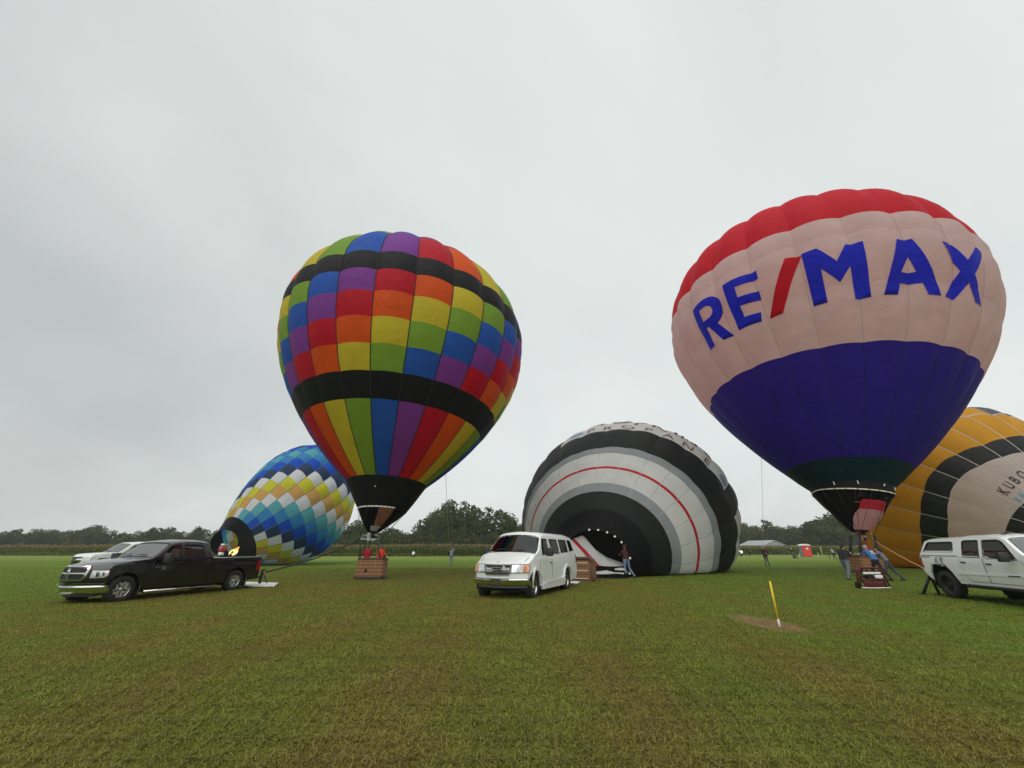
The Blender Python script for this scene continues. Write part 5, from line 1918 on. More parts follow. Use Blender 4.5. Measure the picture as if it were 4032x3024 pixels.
# ---- white crew cab pickup, with or without a cap over the bed
def white_pickup(name, label, loc, yaw, cap=True, wheel_style='black', group=None, tail=-2.82):
    t = thing(name, label, 'pickup truck', loc, yaw, group)
    nosep = [(2.75, 0.52), (2.86, 0.75), (2.88, 1.0), (2.84, 1.18), (2.74, 1.25)]
    S = Shell(W=1.0, sill=0.50, belt=1.31, top=1.95, tumble=0.17, plan=0.06, fx=1.9, nose=2.9, drop=0.05, crown=0.035, bow=0.30, wbow=0.10, rbow=0, tail=tail, nosep=nosep)
    up = [(2.4, 1.29), (1.6, 1.335), (1.42, 1.345), (0.86, 1.83), (0.62, 1.905), (0.2, 1.945), (-0.7, 1.94)]
    if cap:
        up += [(-1.02, 1.915), (tail + 0.42, 1.88), (tail + 0.28, 1.84), (tail + 0.06, 1.44), (tail, 1.38)]
    else:
        up += [(-0.92, 1.90), (-1.06, 1.36), (-1.10, 1.33), (tail + 0.03, 1.33), (tail, 1.29)]
    prof = nosep + up + [(tail + 0.01, 0.80), (tail + 0.22, 0.58), (-2.4, 0.52), (-1.2, 0.50), (2.4, 0.50)]
    cabin = [(1.25, 0.7), (1.34, 1.28), (0.80, 1.77), (0.60, 1.85), (0.2, 1.885), (-0.7, 1.88), (-0.90, 1.84), (-0.94, 1.3), (-0.94, 0.7)]
    wf = [(1.06, 1.28), (0.95, 1.42), (0.70, 1.72), (0.58, 1.79), (0.46, 1.81), (-0.02, 1.81), (-0.02, 1.34), (0.08, 1.33), (0.14, 1.28), (0.5, 1.265), (0.58, 1.285)]
    wr = [(-0.20, 1.33), (-0.20, 1.81), (-0.76, 1.81), (-0.82, 1.78), (-0.84, 1.36), (-0.78, 1.34)]
    sides = [wf, wr]
    extra = []
    wc = [(tail + 0.23, 1.49), (-1.30, 1.485), (-1.24, 1.54), (-1.24, 1.78), (tail + 0.43, 1.78)]
    if cap:
        sides.append(wc)
        extra.append(shell_bm(S, [(-1.12, 0.95), (-1.12, 1.84), (tail + 0.5, 1.82), (tail + 0.18, 1.42), (tail + 0.18, 0.95)], inset=0.07, yfs=[-1, 0, 1], da=0.6, db=0.4))
    else:
        b = bmesh.new()
        add_box(b, ((-1.16 + tail + 0.06) / 2, 0, 1.35), (-1.16 - tail - 0.06, 1.62, 0.8))
        extra.append(b)
    pm = paint('white_truck_paint', (0.82, 0.84, 0.83), grime=0.05)
    ws = ((1.40, 1.36), (0.87, 1.82))
    build_body(S, prof, cabin, sides, [(ws[0], ws[1], 0.90)], [], pm, t, extra + [prism([(x - 0.60, 0.30), (x - 0.55, 0.80), (x - 0.38, 1.06), (x + 0.24, 1.06), (x + 0.47, 0.82), (x + 0.66, 0.40)], y0, y1) for x in (1.95, -1.95) for y0, y1 in ((-1.3, -0.55), (0.55, 1.3))])
    for x in (1.95, -1.95): wells(S, [(x - 0.588, 0.36), (x - 0.538, 0.795), (x - 0.372, 1.048), (x + 0.235, 1.048), (x + 0.46, 0.815), (x + 0.64, 0.42)], t)
    screen(S, ws[0], ws[1], 0.90, GLASS_W, t)
    wiper(S, ws[0], ws[1], -0.5, t)
    for sg in (1, -1):
        pane('window', S, sg, wf, GLASS_T if cap else GLASS_C, t)
        pane('window', S, sg, wr, GLASS_T, t)
        if cap:
            pane('cap_window', S, sg, wc, GLASS_T, t)
            obj('cap_seam', skin([(-1.05, 1.345), (-1.05, 1.365), (tail + 0.04, 1.375), (tail + 0.03, 1.355)], S.side(sg), 0.0, 0.014, da=0.3), mat('seam_grey', (0.22, 0.23, 0.23), 0.6), t)
            obj('side_decal', skin([(tail + 0.10, 1.285), (tail + 0.52, 1.285), (tail + 0.52, 1.325), (tail + 0.10, 1.325)], S.side(sg), 0.004, 0.008), mat('decal_grey', (0.30, 0.30, 0.32), 0.5), t)
            # galloping grey print above the rear wheel: two swooshes and a patch
            dg_ = mat('decal_grey', (0.30, 0.30, 0.32), 0.5)
            for poly in ([(-1.92, 1.0), (-1.72, 1.0), (-1.76, 1.12), (-1.70, 1.30), (-1.84, 1.32), (-1.88, 1.20), (-1.82, 1.12)],
                         [(-2.02, 1.02), (-1.98, 1.02), (-2.06, 1.14), (-2.04, 1.24), (-1.94, 1.33), (-2.0, 1.31), (-2.10, 1.22), (-2.10, 1.10)],
                         [(-1.95, 1.08), (-1.92, 1.08), (-1.98, 1.18), (-1.96, 1.24), (-2.01, 1.22), (-2.02, 1.16)]):
                obj('side_decal', skin(poly, S.side(sg), 0.004, 0.008), dg_, t)
        door(S, sg, [(1.24, 0.60), (1.30, 1.0), (1.16, 1.25), (-0.07, 1.27), (-0.07, 0.60)], pm, t, (0.10, 1.13))
        door(S, sg, [(-0.11, 0.60), (-0.11, 1.29), (-1.00, 1.31), (-1.02, 1.10), (-0.88, 0.72), (-0.80, 0.60)], pm, t, (-0.85, 1.16))
        mirror(S, sg, 0.98, 1.30, t, PLASTIC, 1.2)
        bm = bmesh.new()
        add_tube(bm, [(1.3, sg * 0.98, 0.46), (-1.05, sg * 0.98, 0.46)], 0.05, 8)
        obj('running_board', bm, DARK, t)
        obj('sill_crease', skin([(1.2, 0.80), (-1.2, 0.78), (-1.2, 0.84), (1.2, 0.86)], S.side(sg), 0.006, 0.022, da=0.4), pm, t)
        obj('model_badge', skin([(1.0, 0.815), (0.62, 0.81), (0.62, 0.835), (1.0, 0.84)], S.side(sg), 0.022, 0.03), PLASTIC, t)
        obj('tail_lamp', skin([(tail + 0.015, 0.92), (tail + 0.10, 0.94), (tail + 0.06, 1.30), (tail + 0.012, 1.30)], S.side(sg), 0.0, 0.02), REDLENS, t)
        obj('headlamp', skin([(sg * 0.55, 0.86), (sg * 0.95, 0.88), (sg * 0.95, 1.12), (sg * 0.55, 1.12)][::sg], S.front(), 0.0, 0.02, da=0.08), CLEAR, t, smooth=40)
        for wx in (1.95, -1.95): wheel(t, wx, sg * 0.84, 0.43, 0.30, wheel_style)
    F = S.front()
    obj('grille_mesh', skin([(-0.5, 0.72), (0.5, 0.72), (0.52, 1.12), (-0.52, 1.12)], F, 0.0, 0.015, da=0.15), mat('grille_black', (0.012, 0.011, 0.013), 0.5), t)
    obj('grille_bar', skin([(-0.52, 0.90), (0.52, 0.90), (0.52, 0.97), (-0.52, 0.97)], F, 0.015, 0.05, da=0.15), CHROME, t)
    obj('front_bumper', skin([(-0.97, 0.46), (0.97, 0.46), (0.98, 0.68), (-0.98, 0.68)], F, 0.0, 0.12, da=0.12), CHROME, t, smooth=45)
    bm = bmesh.new()
    add_box(bm, (0.1, 0, 0.50), (4.9, 1.0, 0.2)); add_box(bm, (-1.95, 0, 0.43), (0.16, 1.6, 0.16)); add_box(bm, (1.95, 0, 0.43), (0.16, 1.6, 0.16))
    add_box(bm, (0.4, -0.5, 0.40), (1.2, 0.3, 0.2))
    add_tube(bm, [(0.9, -0.6, 0.42), (-1.2, -0.55, 0.40), (-2.4, -0.6, 0.45)], 0.04, 6)
    obj('chassis', bm, DARK, t)
    bm = bmesh.new()
    add_box(bm, (tail - 0.04, 0, 0.68), (0.12, 1.7, 0.2), bev=0.03)
    obj('rear_bumper', bm, DARK, t, smooth=40)
    bm = bmesh.new()
    add_ell(bm, (0.35, 0, 1.985), (0.14, 0.06, 0.025), 12, 6)
    add_ell(bm, (0.35, -0.5, 1.955), (0.08, 0.05, 0.03), 10, 6)
    obj('roof_marker', bm, PLASTIC, t)
    interior(t, S, (0.3, -0.55), 0.85)
    return t


A_W = math.radians(-103)
_f = Vector((math.cos(A_W), math.sin(A_W), 0))
_l = Vector((-_f.y, _f.x, 0))
_c = Vector((15.0, 15.4, 0)) + _f * 0.30
_m = _c + _f * 1.95 + _l * 0.92
wp = white_pickup('pickup_truck', 'white pickup with a windowed bed cap and big dark tyres at the right edge', (_m.x, _m.y, -0.02), A_W)
# folding tow stand behind it
bm = bmesh.new()
for y in (-1.12, -0.62):
    add_tube(bm, [(-2.95, -0.80, 0.66), (-3.12, y, 0.03)], 0.05, 6)
    add_box(bm, (-3.14, y, 0.03), (0.26, 0.14, 0.04))
add_tube(bm, [(-2.95, -0.82, 0.64), (-2.80, -0.70, 0.25)], 0.03, 6)
add_tube(bm, [(-2.96, -0.80, 0.64), (-2.80, -0.5, 0.62)], 0.05, 6)
obj('tow_stand', bm, BLACKMETAL, wp)
bm = bmesh.new()
add_box(bm, (-2.93, -0.86, 1.33), (0.16, 0.10, 0.10), bev=0.01)
add_box(bm, (-2.93, -0.88, 1.17), (0.12, 0.06, 0.05), bev=0.01)
obj('cap_latch', bm, PLASTIC, wp)

p = px_ground(452, 2230)
p = Vector((-24.0, 27.5, 0))
white_pickup('pickup_truck', 'plain white pickup parked behind the black pickup, only its bonnet and cab showing', (p.x, p.y, 0), math.radians(-112), cap=False, wheel_style='spoke')
pg = px_ground(2927, 2190)
q = white_pickup('rescue_truck', 'distant white truck with lit headlamp and amber roof beacon beyond the striped balloon', (pg.x - 0.5, pg.y + 3, 0), math.radians(-100), cap=False, wheel_style='black')
q['category'] = 'truck'
bm = bmesh.new()
add_ell(bm, (0.2, 0, 2.06), (0.18, 0.34, 0.13), 10, 6)
obj('roof_beacon', bm, mat('beacon_lit', (0.9, 0.5, 0.1), 0.4, emit=((1.0, 0.62, 0.2), 5.0)), q)
bm = bmesh.new()
add_ell(bm, (2.62, 0.82, 1.0), (0.05, 0.28, 0.22), 10, 6)
obj('lit_headlamp', bm, mat('headlamp_lit', (1, 0.9, 0.6), 0.4, emit=((1.0, 0.86, 0.5), 6.0)), q)
# ------------------------------------------------------------------ people
SKIN = mat('skin', (0.50, 0.29, 0.21), 0.6)
SHOE = mat('shoe_dark', (0.03, 0.028, 0.026), 0.7)
PERSON_N = [0]


def cloth(name, c): return mat('cloth_' + name, c, 0.85, var=0.2, vscale=9, bump=0.35, bscale=14)


STAND = dict(pelvis=(0, 0, 0.96), waist=(0, 0, 1.10), chest=(0, 0.01, 1.32), neck=(0, 0.0, 1.48), head=(0, 0.03, 1.64),
             sL=(-0.19, 0, 1.42), sR=(0.19, 0, 1.42), eL=(-0.25, -0.02, 1.14), eR=(0.25, -0.02, 1.14), wL=(-0.26, 0.07, 0.90), wR=(0.26, 0.07, 0.90),
             hL=(-0.095, 0, 0.92), hR=(0.095, 0, 0.92), kL=(-0.11, 0.03, 0.50), kR=(0.11, 0.03, 0.50), aL=(-0.11, 0.0, 0.09), aR=(0.11, 0.0, 0.09))


def person(label, loc, yaw, pose=None, top=None, legs=None, hair=(0.05, 0.035, 0.025), sleeve=1.0, tall=1.75, long_hair=False, hat=None, stocky=1.0, shoes=None, group=None, lean=None):
    J = {k: Vector(v) for k, v in STAND.items()}
    for k, v in (pose or {}).items(): J[k] = Vector(v)
    if lean:                                     # tip everything above the hips forward / sideways
        ax, ang = lean
        M = Matrix.Rotation(ang, 3, ax)
        o = J['pelvis'].copy()
        for k in ('waist', 'chest', 'neck', 'head', 'sL', 'sR') + tuple(q for q in ('eL', 'eR', 'wL', 'wR') if q not in (pose or {})):
            J[k] = o + M @ (J[k] - o)
    w = stocky
    up = (J['neck'] - J['pelvis']).normalized()
    side = (J['sR'] - J['sL']).normalized()
    fwd = up.cross(side)
    segs = []                                    # a, b, ra, rb, material slot: 0 top, 1 legs, 2 skin, 3 shoes

    def seg(a, b, ra, rb, m): segs.append((Vector(a), Vector(b), ra, rb, m))
    for s in (-1, 1):
        o = side * 0.065 * s * w
        seg(J['pelvis'] + o * 1.1, J['waist'] + o, 0.118 * w, 0.108 * w, 1)
        seg(J['waist'] + o, J['chest'] + o * 1.2, 0.110 * w, 0.122 * w, 0)
        seg(J['pelvis'] + up * 0.04 + o, J['waist'] + o, 0.123 * w, 0.112 * w, 0)
        seg(J['chest'] + o * 1.2, J['chest'] + up * 0.08 + side * 0.13 * s, 0.115 * w, 0.075, 0)
    seg(J['chest'] + up * 0.10, J['neck'], 0.09, 0.062, 0)
    seg(J['neck'] - up * 0.02, J['head'] - up * 0.05, 0.055, 0.055, 2)
    hd = J['head']
    hu = (J['head'] - J['neck']).normalized()
    hf = hu.cross(side) if abs(hu.dot(side)) < 0.9 else fwd
    hf = -hf if hf.dot(fwd) < 0 else hf
    seg(hd - hu * 0.045 + hf * 0.015, hd + hu * 0.035, 0.078, 0.093, 2)
    seg(hd - hu * 0.075 + hf * 0.03, hd - hu * 0.055 + hf * 0.045, 0.048, 0.05, 2)
    seg(hd - hu * 0.02 + hf * 0.09, hd - hu * 0.03 + hf * 0.112, 0.014, 0.017, 2)     # nose
    for s in (-1, 1): seg(hd + side * 0.088 * s - hu * 0.01, hd + side * 0.092 * s - hu * 0.035, 0.018, 0.014, 2)   # ears
    for s in 'LR':
        sh, el, wr = J['s' + s], J['e' + s], J['w' + s]
        seg(sh, el, 0.062 * w, 0.046, 0)
        if sleeve >= 1: seg(el, wr, 0.045, 0.034, 0)
        else: seg(el, wr, 0.041, 0.029, 2)
        hp, kn, an = J['h' + s], J['k' + s], J['a' + s]
        seg(hp, kn, 0.098 * w, 0.062, 1)
        seg(kn, an, 0.062, 0.046, 1)
        sh_d = (kn - an)
        fy = Vector((0, 1, 0))
        toe = an + fy * 0.16 + Vector((0, 0, -0.045))
        if 'toe' + s in (pose or {}): toe = Vector(pose['toe' + s])
        seg(an + Vector((0, -0.03, -0.035)), toe, 0.048, 0.038, 3)
    b = bmesh.new()
    for a, c, ra, rb, m in segs:
        add_ell(b, a, (ra, ra, ra), 10, 7)
        add_ell(b, c, (rb, rb, rb), 10, 7)
        if (c - a).length > 0.02:
            add_tube(b, [a, c], [ra, rb], 10)
    me = bpy.data.meshes.new('body')
    b.to_mesh(me)
    b.free()
    o = bpy.data.objects.new('tmp', me)
    col.objects.link(o)
    rm = o.modifiers.new('r', 'REMESH')
    rm.mode = 'VOXEL'
    rm.voxel_size = 0.024
    sm = o.modifiers.new('s', 'SMOOTH')
    sm.factor = 0.5
    sm.iterations = 3
    dg = bpy.context.evaluated_depsgraph_get()
    m2 = bpy.data.meshes.new_from_object(o.evaluated_get(dg))
    bpy.data.objects.remove(o)
    bpy.data.meshes.remove(me)
    # clothes by the nearest limb
    n = len(m2.polygons)
    cen = np.zeros(n * 3)
    m2.polygons.foreach_get('center', cen)
    cen = cen.reshape(-1, 3)
    best = np.full(n, 1e9)
    mi = np.zeros(n, np.int32)
    for a, c, ra, rb, m in segs:
        a_, d = np.array(a), np.array(c - a)
        t = np.clip(((cen - a_) @ d) / (d @ d + 1e-9), 0, 1)
        q = np.linalg.norm(cen - a_ - t[:, None] * d, axis=1) - (ra + (rb - ra) * t)
        k = q < best
        best[k] = q[k]
        mi[k] = m
    bm = bmesh.new()
    m2.polygons.foreach_set('material_index', mi)
    bm.from_mesh(m2)
    bpy.data.meshes.remove(m2)
    for f in bm.faces: f.smooth = True
    # hands: palm, four fingers of different length and a thumb, slightly curled
    for s in 'LR':
        wr, el = J['w' + s], J['e' + s]
        d = (wr - el).normalized()
        sx = 1 if s == 'R' else -1
        n_ = d.cross(side)
        n_ = n_.normalized() if n_.length > 0.2 else fwd
        ac = d.cross(n_).normalized()
        k0 = len(bm.faces)
        add_tube(bm, [wr - d * 0.02, wr + d * 0.03, wr + d * 0.085], [0.027, 0.036, 0.034], 8, mi=2)
        for i, ln in enumerate((0.068, 0.078, 0.072, 0.055)):
            p0 = wr + d * 0.08 + ac * (0.026 - 0.0175 * i)
            add_tube(bm, [p0, p0 + d * ln * 0.55 + n_ * 0.006, p0 + d * ln * 0.9 + n_ * 0.028], [0.0095, 0.009, 0.007], 5, mi=2)
        p0 = wr + d * 0.025 + ac * 0.03
        add_tube(bm, [p0, p0 + ac * 0.025 + d * 0.03 + n_ * 0.01, p0 + ac * 0.03 + d * 0.06 + n_ * 0.02], [0.012, 0.011, 0.008], 5, mi=2)
    k = tall / 1.75
    bmesh.ops.scale(bm, vec=(k, k, k), verts=bm.verts)
    t = thing('person', label, 'person', loc, yaw, group)
    body = obj('body', bm, [top, legs, SKIN, shoes or SHOE], t)
    b = bmesh.new()
    rot = Matrix((side, hf, hu)).transposed()
    hr = cloth('hair_%d' % int(hair[0] * 1000), hair)
    add_ell(b, (hd + hu * 0.035 - hf * 0.018) * k, (0.098 * k, 0.104 * k, 0.088 * k), 14, 10, rot)
    add_ell(b, (hd - hu * 0.02 - hf * 0.045) * k, (0.085 * k, 0.065 * k, 0.085 * k), 12, 8, rot)
    if long_hair:
        add_tube(b, [(hd - hf * 0.06) * k, (hd - hf * 0.10 - hu * 0.16) * k, (hd - hf * 0.10 - hu * 0.34) * k], [0.085 * k, 0.085 * k, 0.04 * k], 9)
    obj('hair', b, hr, t)
    for s in (-1, 1):
        b = bmesh.new()
        add_ell(b, (hd + hf * 0.088 + side * 0.034 * s + hu * 0.005) * k, (0.012, 0.008, 0.009), 6, 4)
        obj('eye', b, PLASTIC, t)
    if hat:
        b = bmesh.new()
        add_ell(b, (hd + hu * 0.065) * k, (0.106 * k, 0.112 * k, 0.075 * k), 14, 8, rot)
        add_ell(b, (hd + hu * 0.055 + hf * 0.12) * k, (0.075 * k, 0.075 * k, 0.012 * k), 12, 6, rot)
        obj('cap', b, hat, t)
    return t


JEAN = cloth('jeans', (0.15, 0.22, 0.34))
JEAN_D = cloth('dark_jeans', (0.045, 0.055, 0.085))
GREYT = cloth('grey_trousers', (0.13, 0.145, 0.165))
BLACKC = cloth('black', (0.014, 0.014, 0.016))
MAROON = cloth('maroon', (0.055, 0.012, 0.016))
REDC = cloth('red', (0.34, 0.012, 0.022))
ORANGEC = cloth('orange_red', (0.72, 0.045, 0.015))
GREYC = cloth('light_grey', (0.30, 0.32, 0.37))
WHITEC = cloth('white', (0.74, 0.74, 0.74))
BLUEC = cloth('blue', (0.045, 0.15, 0.36))
NAVYC = cloth('navy', (0.018, 0.020, 0.055))
MIDG = cloth('mid_grey', (0.19, 0.20, 0.22))


def people():
    # crew member holding the mouth of the striped balloon, back to us, stepping right
    g = px_ground(2473, 2276)
    person('person in maroon sweatshirt and blue jeans holding the mouth of the striped balloon', (g.x, g.y, 0), 0.15,
           dict(eL=(-0.27, 0.12, 1.16), wL=(-0.20, 0.36, 1.20), eR=(0.27, 0.12, 1.18), wR=(0.18, 0.36, 1.28), kL=(-0.10, 0.06, 0.50), aL=(-0.12, -0.05, 0.09),
                kR=(0.17, 0.08, 0.50), aR=(0.34, -0.14, 0.10)), MAROON, JEAN, (0.16, 0.085, 0.04), tall=1.80)
    g = px_ground(3022, 2229)
    t = person('grey haired person in red shirt, open dark jacket and jeans facing us on the field', (g.x, g.y, 0), PI - 0.15,
               dict(eL=(-0.27, 0.05, 1.16), wL=(-0.08, 0.22, 1.12), eR=(0.27, 0.05, 1.16), wR=(0.08, 0.22, 1.10), aL=(-0.20, -0.05, 0.09), aR=(0.13, 0.02, 0.09)),
               cloth('charcoal_jacket', (0.035, 0.036, 0.032)), cloth('grey_jeans', (0.085, 0.095, 0.115)), (0.33, 0.29, 0.26), tall=1.85, stocky=1.1)
    b = bmesh.new()
    add_ell(b, (0, 0.115, 1.28), (0.115, 0.07, 0.27), 14, 10)
    obj('shirt_front', b, cloth('shirt_crimson', (0.22, 0.012, 0.022)), t)
    g = px_ground(2952, 2189)
    person('distant person in black standing with feet apart beside the rescue truck', (g.x, g.y, 0), 0.6, dict(aL=(-0.22, 0, 0.09), aR=(0.24, 0, 0.09), kL=(-0.16, 0.03, 0.5), kR=(0.17, 0.03, 0.5),
           eL=(-0.34, 0.05, 1.22), wL=(-0.16, 0.25, 1.30)), BLACKC, BLACKC, tall=1.95)
    g = px_ground(3128, 2200)
    person('person in dark clothes and pale cap sitting on the grass by the toilet cabin', (g.x, g.y, 0), -1.2,
           dict(pelvis=(0, 0, 0.14), waist=(0, -0.01, 0.28), chest=(0, 0.02, 0.50), neck=(0, 0.05, 0.66), head=(0, 0.09, 0.82), sL=(-0.19, 0.03, 0.60), sR=(0.19, 0.03, 0.60),
                eL=(-0.26, 0.18, 0.42), eR=(0.26, 0.18, 0.42), wL=(-0.12, 0.40, 0.46), wR=(0.12, 0.40, 0.46), hL=(-0.1, 0.02, 0.13), hR=(0.1, 0.02, 0.13),
                kL=(-0.16, 0.42, 0.44), kR=(0.16, 0.42, 0.44), aL=(-0.13, 0.68, 0.09), aR=(0.13, 0.68, 0.09)), cloth('slate', (0.05, 0.06, 0.075)), JEAN_D, tall=1.9, hat=cloth('pale_cap', (0.5, 0.5, 0.5)))
    g = px_ground(3288, 2203)
    person('person in grey top and black trousers standing between the stakes, seen from behind', (g.x, g.y, 0), 0.3,
           dict(aL=(-0.12, 0.0, 0.09), aR=(0.28, -0.16, 0.10), kR=(0.17, 0.02, 0.5), eL=(-0.28, 0.08, 1.15), wL=(-0.16, 0.28, 1.05)), GREYC, BLACKC, (0.08, 0.07, 0.06), tall=1.85, lean=('X', -0.15), sleeve=0)
    g = px_ground(3269, 2202)
    person('small stooping person in rust brown beside the grey topped figure', (g.x, g.y, 0), 0.9,
           dict(wL=(-0.16, 0.50, 0.80), wR=(0.16, 0.50, 0.80), eL=(-0.22, 0.36, 1.02), eR=(0.22, 0.36, 1.02)), cloth('rust', (0.17, 0.065, 0.03)), BLACKC, tall=1.3, lean=('X', -0.6))
    g = px_ground(1775, 2225)
    t = person('person in light grey shirt and jeans filming the balloons with arms raised', (g.x, g.y, 0), -0.2,
               dict(eR=(0.26, 0.14, 1.52), wR=(0.10, 0.24, 1.72), eL=(-0.27, 0.10, 1.22), wL=(-0.08, 0.26, 1.42), aL=(-0.09, 0, 0.09), aR=(0.09, 0, 0.09)), GREYC, JEAN, (0.20, 0.15, 0.11), sleeve=0, tall=1.74)
    b = bmesh.new()
    add_box(b, (0.08, 0.27, 1.88), (0.16, 0.03, 0.24), bev=0.01)
    prop(obj('tablet', b, BLACKMETAL), 'dark tablet held overhead by the filming person', 'tablet').location = (g.x, g.y, 0)
    b = bmesh.new()
    add_box(b, (-0.29, 0.02, 1.14), (0.14, 0.26, 0.34), bev=0.04)
    add_tube(b, [(-0.27, 0.02, 1.30), (-0.16, -0.12, 1.42), (0.12, -0.06, 1.50)], 0.014, 5)
    prop(obj('shoulder_bag', b, BLACKC), 'black bag slung on the filming person', 'bag').location = (g.x, g.y, 0)
    g = px_ground(1626, 2195)
    person('distant person in white shirt crouching in front of the maize', (g.x, g.y, 0), 0.0,
           dict(pelvis=(0, -0.05, 0.42), waist=(0, -0.02, 0.56), chest=(0, 0.08, 0.78), neck=(0, 0.14, 0.93), head=(0, 0.2, 1.08), sL=(-0.19, 0.11, 0.88), sR=(0.19, 0.11, 0.88), eL=(-0.28, 0.24, 0.66), eR=(0.28, 0.24, 0.66),
                wL=(-0.1, 0.42, 0.78), wR=(0.1, 0.42, 0.78), hL=(-0.1, -0.03, 0.40), hR=(0.1, -0.03, 0.40), kL=(-0.15, 0.36, 0.45), kR=(0.17, 0.30, 0.12), aL=(-0.13, 0.25, 0.09), aR=(0.13, -0.15, 0.10)),
           WHITEC, cloth('dark_shorts', (0.05, 0.05, 0.05)), tall=2.1, sleeve=0)
    # crew of the rainbow balloon, standing in its basket
    person('person in dark red jacket standing in the rainbow balloon basket', (-8.30, 24.7, 0.10), 0.2, dict(eL=(-0.25, 0.10, 1.16), wL=(-0.14, 0.30, 1.22), eR=(0.25, 0.06, 1.15), wR=(0.22, 0.28, 1.20)), REDC, JEAN_D, (0.11, 0.10, 0.07), tall=1.68)
    person('person in bright orange red jacket standing in the rainbow balloon basket', (-7.58, 24.85, 0.10), -0.2, dict(eL=(-0.25, 0.10, 1.16), wL=(-0.2, 0.30, 1.22), eR=(0.26, 0.06, 1.15), wR=(0.24, 0.28, 1.18)), ORANGEC, JEAN_D, (0.14, 0.11, 0.09), tall=1.68, stocky=1.1)
    # crew holding down the lettered balloon
    g = px_ground(3347, 2284)
    person('crew member in black top and faded jeans holding the balloon basket upright', (g.x, g.y, 0), -1.15,
           dict(eL=(-0.2, 0.30, 1.30), wL=(-0.08, 0.56, 1.42), eR=(0.2, 0.30, 1.22), wR=(0.1, 0.56, 1.32), kL=(-0.11, 0.12, 0.50), aL=(-0.12, 0.05, 0.09), kR=(0.12, -0.12, 0.50), aR=(0.12, -0.32, 0.10)), BLACKC, cloth('faded_jeans', (0.13, 0.155, 0.19)), (0.025, 0.022, 0.02), tall=1.78, sleeve=0, lean=('X', -0.20), stocky=1.25)
    g = px_ground(3478, 2287)
    t = person('crew member in blue T-shirt with white number leaning on the balloon basket', (g.x - 0.1, g.y, 0), 0.25,
               dict(eL=(-0.2, 0.50, 1.22), wL=(-0.12, 0.74, 1.25), eR=(0.2, 0.48, 1.20), wR=(0.12, 0.74, 1.25), kL=(-0.11, 0.14, 0.50), aL=(-0.11, -0.02, 0.09), kR=(0.12, -0.16, 0.50), aR=(0.12, -0.45, 0.10)), BLUEC, BLACKC, (0.36, 0.26, 0.20), tall=1.80, sleeve=0, lean=('X', -0.42), stocky=1.15)
    M = Matrix.Rotation(-0.42, 4, 'X')
    b = stroke_text('75', 0.17, 0.006)
    for v in b.verts:
        x, y = v.co.x - 0.12, v.co.y
        q = Vector((0, 0, 0.96)) + M.to_3x3() @ (Vector((x, -0.160 + 0.5 * x * x, 1.22 + y)) - Vector((0, 0, 0.96)))
        v.co = q * (1.80 / 1.75)
    obj('shirt_number', b, WHITE, t)
    g = px_ground(3516, 2287)
    person('crew member with long dark hair and grey shirt pushing the basket', (g.x, g.y, 0), 0.95,
           dict(eL=(-0.2, 0.42, 1.26), wL=(-0.12, 0.68, 1.30), eR=(0.2, 0.42, 1.26), wR=(0.12, 0.68, 1.30), kL=(-0.11, 0.16, 0.50), aL=(-0.11, 0.06, 0.09), kR=(0.12, -0.18, 0.50), aR=(0.13, -0.48, 0.10)), MIDG, JEAN_D, (0.03, 0.012, 0.012), tall=1.74, long_hair=True, lean=('X', -0.42), sleeve=1)
    person('pilot in red jacket reaching up to the burner in the lettered balloon basket', (22.2, 26.75, 0.24), 0.5,
           dict(eR=(0.30, 0.10, 1.62), wR=(0.16, 0.20, 1.86), eL=(-0.27, 0.15, 1.20), wL=(-0.18, 0.36, 1.25)), REDC, JEAN_D, (0.10, 0.03, 0.03), tall=1.72, hat=cloth('red_cap', (0.5, 0.02, 0.02)))
    # crew at the burner of the diamond balloon, seen over the pickup bed
    g = px_at(897, 2188, 39.0)
    person('person in navy crouching at the burner flame behind the pickup bed', (g.x, 39.0, 0), -0.9,
           dict(eL=(-0.22, 0.42, 1.12), wL=(-0.1, 0.66, 1.18), eR=(0.22, 0.42, 1.10), wR=(0.1, 0.66, 1.12)), NAVYC, NAVYC, (0.03, 0.03, 0.03), tall=1.45, lean=('X', -0.5))


people()
